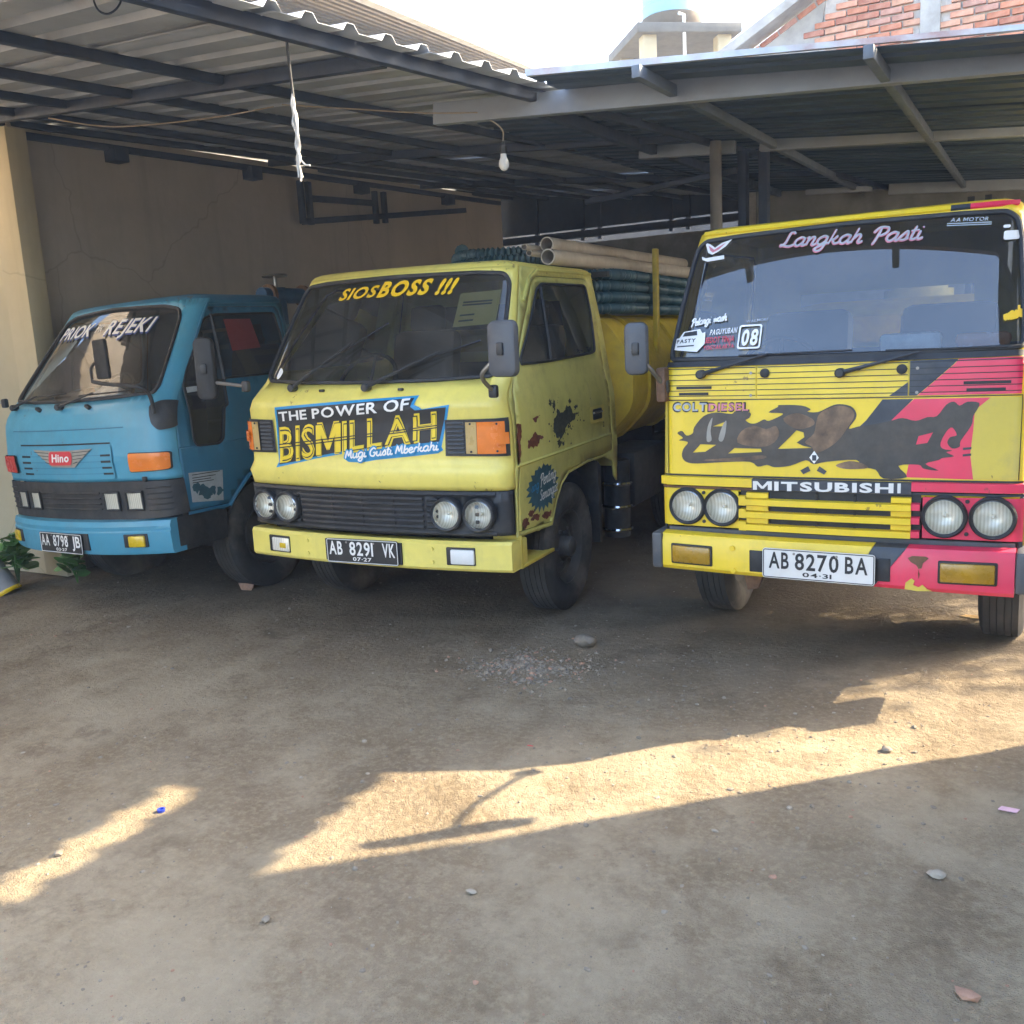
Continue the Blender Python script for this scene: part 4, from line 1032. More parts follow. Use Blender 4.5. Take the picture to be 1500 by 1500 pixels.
# rain gutter over the door, vent window bar, interior stickers
for g in (1, -1):
    sg = side_a(cab, g)
    line_tube(cab, 'rain_gutter', 'yellow_door', TM, [(.52, 1.83), (.66, 1.955), (.80, 2.005), (1.66, 2.015)], sg, .010, .006)
    line_tube(cab, 'vent_bar', 'rubber', TM, [(.80, 1.915), (.74, 1.50)], sg, .010, .002)
    hd = decal_side(cab, 'door_handle', 'yellow_paint', TM, rr_poly(1.20, 1.45, 1.085, 1.19, .02, 3), g, off=.006)
    decal_side(cab, 'handle_pocket', 'stripe_black', hd, rr_poly(1.245, 1.41, 1.105, 1.172, .012, 3), g, off=.008)
    line_tube(cab, 'handle_pull', 'dull_metal', hd, [(1.25, 1.15), (1.40, 1.15)], sg, .008, .012)
    line_tube(cab, 'door_crease', 'yellow_door', TM, [(.12, .975), (1.58, .985)], sg, .010, -.004)
# black grille panel
HOLES_M = [[(cab.q(cab.ax(x+.084*math.cos(2*math.pi*k/24), .742)), .742+.084*math.sin(2*math.pi*k/24)) for k in range(24)] for x in (-.69, -.515, .515, .69)]
GP = dens(fq(cab, [(-.845, .625), (.845, .625), (.845, .858), (-.845, .858)]), .05)
gp = skin(cab, 'grille_panel', 'black_plastic', TM, GP, HOLES_M, fa, .008, .05, .03)
for z in (.637, .845): line_tube(cab, 'grille_rail', 'black_plastic', gp, [(-.84*cab.XF/.84, z), (.70, z)], fa, .012, .014)
for k in range(6):
    z = .668+k*.030
    sl = line_tube(cab, 'grille_slat', 'black_plastic', gp, [(cab.q(cab.ax(-.41, z)), z), (cab.q(cab.ax(.38, z)), z)], fa, .0085, .022, 6)
for g in (1, -1):
    for k in range(6):
        z = .665+k*.030; xa, xb = ((.40, .46) if g > 0 else (-.48, -.43))
        line_tube(cab, 'grille_rib', 'black_plastic', gp, [(cab.q(cab.ax(xa, z)), z), (cab.q(cab.ax(xb, z)), z)], fa, .009, .014)
    for z in (.70, .74, .78): line_tube(cab, 'grille_rib', 'black_plastic', gp, [(g*.60*1.0, z), (g*.615, z)], fa, .01, .014)
decal_front(cab, 'grille_void', 'rubber', gp, [(-.42, .652), (.39, .652), (.39, .838), (-.42, .838)], off=.0095)
for x in (-.2, 0, .2): line_tube(cab, 'grille_upright', 'black_plastic', gp, [(cab.q(cab.ax(x, .7)), .655), (cab.q(cab.ax(x, .7)), .835)], fa, .005, .013, 5)
for x in (-.69, -.515, .515, .69): headlight_round(TM, cab, x, .742, .072, off=.034)
# indicator lamps with louvred vents
for g, xs_ in ((1, (.515, .633, .69, .822, .838)), (-1, (.598, .716, .768, .838, .846))):
    xi, xt, xo, xe, xz = xs_
    def lp(P): return [(g*x, z) for x, z in P][::g]
    un = decal_front(cab, 'indicator_unit', 'black_plastic', TM, lp(((xi, 1.045), (xz, 1.040), (xz-.004, 1.238), (xi+.006, 1.234))), off=.010)
    decal_front(cab, 'tan_lens', 'tan_lens', un, lp(((xt, 1.058), (xo, 1.056), (xo+.002, 1.222), (xt+.002, 1.222))), off=.022)
    ol = decal_front(cab, 'orange_lens', 'orange_lens', un, lp(((xo+.002, 1.056), (xe, 1.056), (xe-.003, 1.222), (xo+.004, 1.222))), off=.022)
    decal_front(cab, 'lens_block', 'orange_lens', ol, lp(((xe-.052, 1.105), (xe+.008, 1.105), (xe+.006, 1.165), (xe-.054, 1.165))), off=.034)
    for x, z in ((xt+.027, 1.212), (xt+.027, 1.068), (xe-.03, 1.21), (xe-.03, 1.07)):
        p = Vector(cab.P(fx(g*x, z), z, .023)); MB().tube([p, p+Vector(cab.N(fx(g*x, z), z))*.004], .006, 8).build('lens_screw', 'rubber', un)
    for k in range(8):
        z = 1.062+k*.022
        line_tube(cab, 'vent_louvre', 'grey_plastic', un, [(cab.q(cab.ax(g*(xi+.018), z)), z), (cab.q(cab.ax(g*(xt-.011), z)), z)], fa, .006, .016)
# bumper
def ybm(x): return -.055+.075*(x/.86)**2
bp = bar_front(TM, 'bumper', 'yellow_paint', None, ybm, [(.0, .43), (-.012, .445), (-.012, .575), (.0, .592), (.06, .592), (.10, .585), (.10, .43)], .855)
for g in (1, -1):
    MB().box((g*.842, .105, .512), (.03, .20, .150), bev=.014).build('bumper_end', 'yellow_paint', bp)
    x = g*.575 if g > 0 else -.625
    yaw = math.atan(.15*x/.86/.86*1.0)
    MB().box((x, ybm(x)-.004, .512), (.165, .03, .098), rot=(0, 0, yaw), bev=.006).build('fog_recess', 'rubber', bp)
    fl = MB().box((x+.012, ybm(x)-.012, .510), (.135, .03, .080), rot=(0, 0, yaw), bev=.008).build('fog_lamp', 'plate_white' if g > 0 else 'reflector', bp)
    if g < 0: MB().box((x+.03, ybm(x)-.028, .506), (.05, .006, .03), rot=(0, 0, yaw), bev=.002).build('fog_bulb', 'yellow_lens', fl)
    for zz in (.475, .548): 
        xx = g*.41; MB().tube([(xx, ybm(xx)-.012, zz), (xx, ybm(xx)-.020, zz)], .011, 8).build('bumper_bolt', 'yellow_paint', bp)
number_plate(TM, (-.018, -.080, .512), .47, .138, 0, [('AB', -.46, -.27), ('8291', -.17, .16), ('VK', .29, .46)], '07·27', 'plate_black', 'white_print', roll=R(-.6))
MB().box((-.018, -.066, .512), (.5, .012, .12)).build('plate_bracket', 'rubber', TM, smooth=False)
# step behind the bumper
st = MB().box((.78, .34, .435), (.16, .44, .02), bev=.004).build('step', 'patch_yellow', TM)
MB().box((.70, .34, .53), (.012, .44, .18)).build('step_riser', 'patch_yellow', st, smooth=False)
MB().box((.78, .125, .52), (.16, .012, .17)).build('step_riser', 'patch_yellow', st, smooth=False)
st = MB().box((-.78, .34, .435), (.16, .44, .02), bev=.004).build('step', 'patch_yellow', TM)
# wipers, nozzles, mirrors
wiper(TM, cab, (-.47, 1.385), (-.13, 1.63), (-.30, 1.53), (.055, 1.735))
wiper(TM, cab, (.045, 1.383), (.42, 1.56), (.24, 1.505), (.62, 1.62))
for x in (-.26, .25): MB().box(cab.P(fx(x, 1.385), 1.385, .008), (.03, .02, .014), bev=.004).build('washer_nozzle', 'black_plastic', TM)
mirror(TM, (.81, -.03, 1.375), (.80, -.13, 1.46), (.90, -.14, 1.55), (.925, -.13, 1.585), (.155, .27), R(-6))
mirror(TM, (-.84, .05, 1.42), (-.93, .02, 1.435), (-1.05, .0, 1.45), (-1.075, -.01, 1.53), (.115, .36), R(22), mat='rubber')
# paint damage
rng = random.Random(3)
def blob(cy0, cz0, ry, rz_, n=18, rough=.5, rg=rng):
    return [(cy0+ry*(1+rg.uniform(-rough, rough))*math.cos(2*math.pi*k/n), cz0+rz_*(1+rg.uniform(-rough, rough))*math.sin(2*math.pi*k/n)) for k in range(n)]
decal_side(cab, 'rust_patch', 'rust_patch', TM, jag([(.145, 1.19), (.205, 1.185), (.20, 1.12), (.18, 1.10), (.185, 1.04), (.165, 1.0), (.15, .985), (.138, 1.02), (.15, 1.07), (.14, 1.13)], .010, 3, 1), off=.001)
decal_side(cab, 'rust_patch', 'rust_patch', TM, jag([(.268, 1.05), (.272, 1.09), (.33, 1.105), (.37, 1.13), (.42, 1.105), (.485, 1.085), (.43, 1.078), (.39, 1.045), (.34, 1.04), (.30, 1.055)], .010, 3, 2), off=.001)
decal_side(cab, 'rust_patch', 'rust_patch', TM, jag([(.34, 1.205), (.46, 1.21), (.41, 1.198), (.39, 1.175)], .010, 3, 3), off=.001)
decal_side(cab, 'bare_patch', 'bare_patch', TM, jag([(.63, 1.10), (.64, 1.17), (.69, 1.195), (.70, 1.225), (.74, 1.20), (.80, 1.205), (.84, 1.235), (.90, 1.225), (.93, 1.18), (.975, 1.165), (.94, 1.135), (.86, 1.12), (.80, 1.10), (.78, 1.07), (.73, 1.05), (.70, 1.065), (.66, 1.07)], .010, 3, 4), off=.001, step=.03)
for (cy0, cz0, ry, rz_) in ((.615, 1.265, .02, .02), (.66, 1.25, .02, .025), (.70, 1.03, .03, .018), (.98, 1.21, .03, .008), (1.0, 1.17, .03, .006), (.90, 1.25, .02, .01), (.76, 1.02, .02, .01)):
    decal_side(cab, 'bare_patch', 'bare_patch', TM, jag(blob(cy0, cz0, ry, rz_, 9), .010, 3, 5), off=.001)
for (cy0, cz0, ry, rz_) in ((.20, .66, .045, .03), (.34, .665, .06, .02), (.48, .655, .05, .02), (.28, .70, .03, .02)):
    decal_side(cab, 'rust_patch', 'rust_patch', TM, jag(blob(cy0, cz0, ry, rz_, 11), .010, 3, 6), off=.001)
fl = MB()
for k in range(70):                 # flecks of lifted paint around the bare patch
    y = rng.gauss(.80, .13); z = rng.gauss(1.135, .06); r_ = rng.uniform(.003, .011)
    P_ = [(y+r_*rng.uniform(.5, 1.4)*math.cos(2*math.pi*j/6), z+r_*rng.uniform(.4, 1.0)*math.sin(2*math.pi*j/6)) for j in range(6)]
    fl.add([cab.P(sa(*p), p[1], .0012) for p in P_], [tuple(range(6))])
tag(fl.build('paint_flecks', 'bare_patch', TM, smooth=False), kind='stuff')
# splash sticker on the lower door
sp = []
for k in range(44):
    a = 2*math.pi*k/44; rr_ = 1+(.18 if k % 2 else -.05)+rng.uniform(-.08, .08)
    sp.append((.44+.185*rr_*math.cos(a), .815+.115*rr_*math.sin(a)))
sk = decal_side(cab, 'splash_sticker', 'sticker_teal', TM, sp, off=.0014, step=.04)
put_script(cab, 'sticker_lettering', 'white_print', sk, 'Penting', (.40, .825), (.62, .845), .038, .007, .25, .003, sa)
put_script(cab, 'sticker_lettering', 'white_print', sk, 'Semangat', (.39, .745), (.64, .765), .034, .007, .25, .003, sa)
put_script(cab, 'sticker_lettering', 'print_blue', sk, 'sing', (.28, .81), (.38, .82), .03, .005, .25, .003, sa)
put_text(cab, 'door_number', 'print_black', TM, '2', (1.43, 1.045), (1.46, 1.045), .035, 0, .0, .002, sa)
# big front decal
D_BLUE = [(-.578, 1.303), (-.45, 1.312), (-.30, 1.322), (.0, 1.340), (.372, 1.358), (.355, 1.312), (.386, 1.300), (.40, 1.290), (.552, 1.310), (.520, 1.20), (.492, 1.092), (.500, 1.075), (.47, 1.058), (.30, 1.040), (.10, 1.020), (.0, 1.004), (-.08, 1.006), (-.112, 1.025), (-.10, 1.052), (-.30, 1.020), (-.598, .960)]
D_BLACK = [(-.562, 1.290), (-.30, 1.308), (.0, 1.326), (.350, 1.345), (.335, 1.303), (.36, 1.285), (.535, 1.298), (.505, 1.195), (.482, 1.120), (.20, 1.095), (.0, 1.080), (-.10, 1.066), (-.30, 1.032), (-.583, .974)]
db = decal_front(cab, 'front_decal', 'print_blue', TM, D_BLUE, off=.0022, step=.02)
decal_front(cab, 'decal_ground', 'print_black', db, D_BLACK, off=.0042, step=.02)
ft = lambda x, z: cab.ax(x, z)
put_text(cab, 'decal_lettering', 'white_print', db, 'THE POWER OF', (-.553, 1.226), (.325, 1.290), .054, .12, .022, .0085, ft)
bl_ = 'BISMILLAH'
put_text(cab, 'decal_lettering', 'print_yellow', db, bl_, (-.578, .990), (.468, 1.135), .205, .10, .030, .0075, ft, h1=.148)
put_text(cab, 'decal_lettering', 'print_black', db, bl_, (-.572, .996), (.465, 1.139), .19, .10, .006, .0085, ft, h1=.138)
vs_, fs = text2d(bl_, .006)
put_text(cab, 'decal_lettering', 'print_yellow', db, bl_, (-.570, 1.000), (.463, 1.142), .18, .10, -.006, .0095, ft, h1=.130)
for k in range(2):          # the dark cut lines and the dark lower half of the letters
    z0, z1 = 1.070+k*.018, 1.198+k*.011
    decal_front(cab, 'decal_cut', 'print_black', db, [(-.572, z0), (.49, z1-.006), (.49, z1-.000), (-.572, z0+.007)], off=.0105)
put_script(cab, 'decal_lettering', 'print_blue', db, 'Mugi Gusti Mberkahi', (-.09, 1.026), (.478, 1.078), .027, .026, .3, .0115, ft)
put_script(cab, 'decal_lettering', 'white_print', db, 'Mugi Gusti Mberkahi', (-.09, 1.026), (.478, 1.078), .027, .0085, .3, .0130, ft)
# windscreen lettering and stickers
put_text(cab, 'windscreen_lettering', 'print_gold', TM, 'SIOS', (-.365, 1.885), (-.105, 1.893), .066, .45, .03, .003, ft)
put_text(cab, 'windscreen_lettering', 'print_gold', TM, 'BOSS', (-.085, 1.890), (.235, 1.890), .084, .35, .04, .003, ft)
put_text(cab, 'windscreen_lettering', 'print_gold', TM, '!!!', (.285, 1.886), (.385, 1.886), .082, .35, .05, .003, ft)
decal_front(cab, 'leaf_sticker', 'white_print', TM, smooth_poly([(-.665, 1.515), (-.638, 1.495), (-.645, 1.468), (-.665, 1.452), (-.678, 1.470), (-.674, 1.495)], 3), off=.002)
nt_ = decal_front(cab, 'paper_notice', 'paper_tan', TM, [(.435, 1.71), (.665, 1.72), (.655, 1.90), (.43, 1.89)], off=-.014)
for z in (1.835, 1.82, 1.765, 1.735): decal_front(cab, 'notice_line', 'print_black', nt_, [(.46, z), (.62 if z > 1.8 else .54, z+.004), (.62 if z > 1.8 else .54, z+.013), (.46, z+.009)], off=-.012)
# PVC pipes, hoses and rack on the truck (their own things)
def on_truck(T, name, label, cat, mb, mat, group=None, angle=40):
    me = mb.mesh(name, mat, True, angle); o = link(name, me); o.matrix_world = Matrix.Translation(T.location) @ T.rotation_euler.to_matrix().to_4x4()
    return tag(o, label, cat, group)
def pipe(p0, p1, r):
    mb = MB(); mb.tube([p0, p1], r, 20, caps=False); mb.tube([p1, p0], r*.84, 20, caps=False)
    v0 = list(mb.v); n = 20
    def near(p, lst): return min(range(len(lst)), key=lambda i: (Vector(lst[i])-Vector(p)).length_squared)
    for ring_o, ring_i in ((range(0, n), range(3*n, 4*n)), (range(n, 2*n), range(2*n, 3*n))):
        inn = [v0[i] for i in ring_i]; order = [list(ring_i)[near(v0[i], inn)] for i in ring_o]; ro = list(ring_o)
        for k in range(n): mb.f.append((ro[k], ro[(k+1) % n], order[(k+1) % n], order[k]))
    return mb
for (p0, p1, r, lb) in (((.42, 1.62, 2.225), (.52, 4.6, 2.235), .048, 'thick grey plastic pipe lying topmost above the yellow cab'),
                        ((.51, 1.42, 2.128), (.66, 4.4, 2.135), .050, 'thick grey plastic pipe lying lowest on the yellow cab roof'),
                        ((.33, 1.46, 2.205), (.42, 4.4, 2.215), .020, 'thin plastic pipe beside the topmost thick pipe on the yellow truck'),
                        ((.435, 1.30, 2.150), (.57, 4.2, 2.155), .020, 'thin plastic pipe beside the lowest thick pipe on the yellow truck')):
    on_truck(TM, 'plastic_pipe', lb, 'pipe', pipe(p0, p1, r), 'pvc', 'plastic pipes carried above the yellow truck')
for (x, z) in ((.72, 2.025), (.71, 1.950), (.72, 1.875), (.71, 1.800)):
    pts = [(x-.45, 1.86, z-.01), (x-.14, 1.87, z), (x-.02, 2.0, z+.003), (x+.01, 2.4, z+.006), (x, 3.1, z+.004), (x, 3.9, z), (x-.02, 4.5, z-.01)]
    on_truck(TM, 'suction_hose', {2.025: 'top dark ribbed hose of four racked along the yellow truck side', 1.95: 'second dark ribbed hose down in the rack on the yellow truck', 1.875: 'third dark ribbed hose down in the rack on the yellow truck', 1.8: 'lowest dark ribbed hose of four racked along the yellow truck side'}[z], 'hose', corrugated(smooth_poly(pts, 6, False), .034), 'hose_teal', 'hoses racked beside the tank', 60)
coil = []
for k in range(118):
    a = 2*math.pi*k/44; coil.append((-.10+(.44-.03*(k//44))*math.cos(a)+.01*math.sin(k*.9), 2.25+(.56-.03*(k//44))*math.sin(a), 2.105+.058*k/44+.006*math.sin(k*.37)))
on_truck(TM, 'hose_coil', 'coil of dark ribbed suction hose lying on the rack behind the yellow cab', 'hose', corrugated(coil, .036), 'hose_teal', None, 60)
for x, y in ((.80, 2.80), (-.80, 2.80), (.80, 4.3), (-.80, 4.3)): MB().box((x, y, 1.78), (.035, .06, .92), bev=.004).build('rack_post', 'tank_yellow', TM)
for x in (-.6, -.2, .2): MB().box((x, 3.1, 2.06), (.04, 2.6, .035)).build('rack_bar', 'tank_yellow', TM, smooth=False)
for y in (1.88, 2.8, 4.3): MB().box((0, y, 2.025), (1.50, .05, .035)).build('rack_bar', 'chassis', TM, smooth=False)
MB().box((.0, 1.80, 1.85), (1.2, .03, .30)).build('rack_headboard', 'chassis', TM, smooth=False)
MB().box((.70, 2.45, .60), (.30, .75, .40), bev=.03).build('battery_box', 'chassis', TM)
MB().prism([(1.36, .30), (1.40, .30), (1.40, .80), (1.34, .84)], lambda y, z: (.56, y, z), lambda y, z: (.84, y, z)).build('mud_flap', 'chassis', TM, smooth=False)
# silencer with bright rings beside the chassis
sl = MB().tube([(.80, 1.82, .25), (.80, 1.82, .78)], .09, 16).build('silencer', 'chassis', TM)
for z in (.30, .46, .62): MB().tube([(.80+.095*math.cos(2*math.pi*k/20), 1.82+.095*math.sin(2*math.pi*k/20), z) for k in range(20)], .014, 6, closed=True).build('silencer_ring', 'chrome', sl)

# ================================================================== YELLOW, BLACK AND PINK TRUCK (right)
cab = CAB_R; cab.XF, cab.CL = .74, .11; cab.soft = .008
TR = thing('tanker_truck', 'bright yellow and pink cab-over truck with black splash decal and white number plate', 'truck', (-.80, 4.47, -.001), (0, R(.03), R(-.98)))
WSR = [(-.772, 1.482), (-.3, 1.476), (.3, 1.476), (.772, 1.482), (.782, 1.52), (.768, 1.72), (.748, 1.95), (.732, 2.04), (.690, 2.078), (.5, 2.086), (0, 2.092), (-.5, 2.086), (-.690, 2.078), (-.732, 2.04), (-.748, 1.95), (-.768, 1.72), (-.782, 1.52)]
DOORR = [(.125, .64), (.54, .61), (.61, .715), (.70, .80), (.82, .85), (1.12, .872), (1.40, .868), (1.48, .88), (1.50, 1.2), (1.50, 1.5), (1.50, 1.8), (1.495, 2.01), (1.46, 2.045), (.66, 2.03), (.58, 1.99), (.40, 1.70), (.24, 1.50), (.16, 1.42), (.13, 1.3), (.125, .95)]
WINR = [(.32, 1.52), (.70, 1.52), (1.40, 1.53), (1.43, 1.6), (1.43, 1.94), (1.40, 1.98), (.72, 1.97), (.64, 1.93), (.50, 1.73), (.32, 1.54)]
BOTR = [(0, .62), (.10, .62), (.535, .59), (.615, .70), (.705, .787), (.82, .837), (1.12, .858), (1.40, .854), (1.50, .80), (1.53, .70), (1.57, .68)]
cab_shell(TR, cab, .845, 2.112, round_poly(WSR, .03, 3), BOTR, DOORR, round_poly(WINR, .03, 3), 'bright_yellow', 'patch_yellow', 'bright_yellow', glass_ws='windscreen_sky', glass_side='tinted_window', crown=.04)
cab_inside(TR, cab, seat='dash', rest=False)
chassis_parts(TR, 'tank_yellow', front_x=.72, y_axle=.85)
fa = front_a(cab); ft = lambda x, z: cab.ax(x, z); fx = ft
def DF(name, mat, poly, off=.0015, par=TR, step=.03, holes=()): return decal_front(cab, name, mat, par, poly, holes, off, step)
E_ = .803
# painted bands: dark stripe and pink field (hood and louvre panel)
pk = DF('pink_paint', 'pink_red', [(.365, 1.282), (.272, 1.19), (.36, 1.06), (.34, .935), (.609, .930), (.594, 1.04), (.602, 1.14), (.606, 1.23), (.664, 1.282)], .0012)
DF('stripe', 'stripe_black', [(.235, 1.282), (.168, 1.19), (.075, 1.095), (.12, 1.03), (.30, 1.0), (.275, 1.19), (.362, 1.282)], .0014)
DF('repaired_panel', 'patch_yellow', [(.664, 1.282), (.606, 1.23), (.602, 1.14), (.594, 1.04), (.609, .93), (.779, .930), (.783, 1.282)], .0016)
DF('corner_paint', 'patch_yellow', [(-.80, .87), (-.778, .87), (-.780, 1.29), (-.80, 1.29)], .0014)
# louvre panel under the windscreen, three pieces
LOW, HIG = 1.296, 1.446
lv = []
for x0, x1 in ((-.778, -.331), (-.325, .338), (.344, .778)):
    lv.append(DF('cowl_panel', 'bright_yellow', [(x0, LOW), (x1, LOW), (x1, HIG), (x0, HIG)], .006))
DF('cowl_paint', 'stripe_black', [(.344, 1.362), (.344, HIG), (.434, HIG), (.515, HIG), (.365, LOW), (.344, LOW)][0:2]+[(.44, HIG), (.535, HIG), (.375, LOW), (.344, LOW)], .0084, lv[2])
DF('cowl_paint', 'stripe_black', [(.338, 1.356), (.338, LOW), (.262, LOW)], .0084, lv[1])
DF('cowl_paint', 'pink_red', [(.378, LOW), (.538, HIG), (.776, HIG), (.776, LOW)], .0084, lv[2])
for k in range(6):
    z = LOW+.012+k*.026
    for (x0, x1), p_ in zip(((-.776, -.333), (-.323, .336), (.346, .776)), lv):
        DF('cowl_groove', 'rubber', [(x0, z), (x1, z), (x1, z+.0035), (x0, z+.0035)], .0098, p_)
for x0, x1, z in ((-.731, -.548, 1.344), (-.717, -.564, 1.314), (.558, .738, 1.340), (.570, .719, 1.310)):
    DF('air_slot', 'rubber', [(x0, z), (x1, z), (x1, z+.013), (x0, z+.013)], .0108)
for x in (-.355, .375):
    for z in (1.31, 1.415):
        p = Vector(cab.P(fx(x, z), z, .007)); MB().tube([p, p+Vector((0, -.004, 0))], .007, 8).build('cowl_screw', 'dull_metal', TR)
DF('cowl_seal', 'rubber', [(-.79, 1.448), (.79, 1.448), (.785, 1.474), (-.785, 1.474)], .010)
for x0, z0, x1, z1 in ((-.780, .928, -.777, 1.292), (.780, .930, .783, 1.292), (-.780, 1.288, .783, 1.292)):
    DF('panel_seam', 'rubber', [(x0, z0), (x1, z0), (x1, z1), (x0, z1)], .0030)
# black splash decal with brown weathered patches
BL = [(-.73, 1.127), (-.705, 1.139), (-.681, 1.116), (-.648, 1.128), (-.64, 1.158), (-.591, 1.212), (-.528, 1.23), (-.45, 1.223), (-.427, 1.237), (-.359, 1.229), (-.362, 1.204), (-.381, 1.193), (-.359, 1.178), (-.329, 1.178), (-.292, 1.196), (-.269, 1.189), (-.211, 1.214), (-.208, 1.225), (-.27, 1.229), (-.226, 1.254), (-.219, 1.263), (-.119, 1.26), (-.076, 1.242), (-.09, 1.231), (-.042, 1.229), (.013, 1.255), (.051, 1.264), (.101, 1.254), (.124, 1.226), (.122, 1.196), (.094, 1.153), (.135, 1.162), (.20, 1.172), (.272, 1.187), (.319, 1.199), (.374, 1.186), (.42, 1.202), (.458, 1.206), (.494, 1.255), (.524, 1.267), (.546, 1.25), (.576, 1.266), (.62, 1.261), (.617, 1.237), (.6, 1.204), (.594, 1.164), (.555, 1.098), (.552, 1.073), (.523, 1.065), (.503, 1.089), (.513, 1.114), (.539, 1.123), (.52, 1.156), (.498, 1.139), (.476, 1.089), (.485, 1.064), (.523, 1.056), (.5, 1.048), (.531, 1.031), (.486, 1.023), (.471, 1.014), (.418, .996), (.472, .968), (.411, .975), (.391, .992), (.308, .986), (.345, .936), (.246, .928), (.212, .967), (.147, .980), (.129, 1.01), (-.004, .999), (-.06, .987), (-.095, 1.005), (-.166, .978), (-.239, .969), (-.276, .979), (-.321, .97), (-.358, .992), (-.473, .989), (-.624, .978), (-.682, .984), (-.706, 1.011), (-.698, 1.05), (-.673, 1.081), (-.697, 1.089), (-.722, 1.092), (-.70, 1.105)]
HB = [[(-.544, 1.162), (-.481, 1.185), (-.489, 1.163)], [(-.648, 1.032), (-.608, 1.074), (-.528, 1.072), (-.584, 1.037)], [(-.466, 1.031), (-.435, 1.058), (-.306, 1.056), (-.302, 1.041)], [(-.225, 1.057), (-.167, 1.116), (-.139, 1.145), (-.107, 1.135), (-.103, 1.113), (-.138, 1.087), (-.11, 1.073), (-.068, 1.063)], [(.377, 1.081), (.387, 1.119), (.445, 1.135), (.423, 1.089)]]
bl = DF('splash_decal', 'black_blot', smooth_poly(BL, 3), .0030, holes=HB, step=.035)
DF('decal_patch', 'brown_blot', smooth_poly([(-.035, 1.222), (.013, 1.248), (.051, 1.257), (.096, 1.247), (.116, 1.222), (.112, 1.195), (.085, 1.15), (.05, 1.10), (.0, 1.06), (-.05, 1.04), (-.07, 1.07), (-.10, 1.09), (-.06, 1.13), (-.05, 1.18)], 3), .0042, bl)
DF('decal_patch', 'brown_blot', smooth_poly([(-.42, 1.085), (-.40, 1.14), (-.34, 1.165), (-.28, 1.15), (-.235, 1.165), (-.22, 1.12), (-.26, 1.075), (-.33, 1.065)], 3), .0042, bl)
DF('decal_patch', 'brown_blot', smooth_poly([(-.20, 1.20), (-.14, 1.225), (-.07, 1.20), (-.06, 1.17), (-.12, 1.15), (-.17, 1.165)], 3), .0042, bl)
DF('decal_patch', 'badge_grey', smooth_poly([(-.575, 1.09), (-.57, 1.16), (-.545, 1.205), (-.555, 1.14), (-.55, 1.095)], 3), .0042, bl)
DF('decal_patch', 'badge_grey', smooth_poly([(-.515, 1.10), (-.495, 1.165), (-.475, 1.19), (-.48, 1.13), (-.495, 1.09)], 3), .0042, bl)
DF('decal_patch', 'brown_blot', smooth_poly([(.04, .985), (.10, 1.005), (.155, .995), (.18, .975), (.12, .968), (.07, .970)], 3), .0042, TR)
DF('decal_patch', 'brown_blot', smooth_poly([(-.60, .995), (-.45, 1.01), (-.30, 1.025), (-.29, 1.01), (-.42, .995)], 3), .0042, bl)
# emblem: three diamonds around a white plate
em = DF('emblem', 'white_print', [(-.057, 1.050), (-.036, 1.018), (-.057, .990), (-.079, 1.018)], .0052, bl)
DF('emblem_core', 'stripe_black', [(-.066, 1.030), (-.047, 1.030), (-.047, 1.004), (-.066, 1.004)], .0064, em)
for P_ in ([(-.120, .957), (-.084, .978), (-.073, .956), (-.106, .939)], [(-.045, .957), (-.033, .978), (.0, .956), (-.011, .940)]): DF('emblem_diamond', 'stripe_black', P_, .0052, em)
put_text(cab, 'model_lettering', 'rubber', TR, 'COLT', (-.757, 1.235), (-.572, 1.235), .047, .05, .055, .0030, ft)
put_text(cab, 'model_lettering', 'print_grey', TR, 'COLT', (-.750, 1.239), (-.577, 1.239), .038, .05, .025, .0042, ft)
put_text(cab, 'model_lettering', 'rubber', TR, 'DIESEL', (-.572, 1.235), (-.362, 1.235), .043, .05, .055, .0030, ft)
put_text(cab, 'model_lettering', 'print_pink', TR, 'DIESEL', (-.566, 1.239), (-.368, 1.239), .035, .05, .025, .0042, ft)
for z in (1.058, 1.03): DF('tape_strip', 'stripe_black', [(.565, z), (.598, z+.004), (.598, z+.014), (.565, z+.010)], .0035)
# garnish bar with the maker's name
def strip(name, mat, x0, x1, z0, z1, dep, par=TR, off0=.0):
    """a raised bar following the front"""
    n = max(2, int(abs(x1-x0)/.05)); mb = MB()
    for k in range(n+1):
        x = x0+(x1-x0)*k/n
        for z, o_ in ((z0, off0), (z0+.003, off0+dep), (z1-.003, off0+dep), (z1, off0)): mb.v.append(cab.P(fx(x, z), z, o_))
    for j in range(n):
        for i in range(3): mb.f.append((j*4+i, j*4+i+1, (j+1)*4+i+1, (j+1)*4+i))
    mb.f += [(0, 1, 2, 3), tuple(n*4+i for i in range(4))]
    return mb.build(name, mat, par, angle=30)
gb_ = strip('garnish_bar', 'bright_yellow', -.803, -.345, .868, .914, .022)
strip('garnish_bar', 'stripe_black', -.345, .365, .858, .914, .022)
strip('garnish_bar', 'pink_red', .365, .803, .872, .916, .022)
strip('bar_lip', 'rusty_metal', -.803, -.345, .852, .867, .012)
strip('bar_lip', 'stripe_black', .365, .803, .856, .871, .012)
DF('panel_gap', 'rubber', [(-.80, .915), (.80, .917), (.80, .926), (-.80, .924)], .003)
put_text(cab, 'maker_lettering', 'plate_white', gb_, 'MITSUBISH', (-.338, .861), (.292, .868), .042, 0, .038, .0245, ft)
put_text(cab, 'maker_lettering', 'plate_white', gb_, 'I', (.308, .868), (.322, .869), .042, 0, .038, .0245, ft)
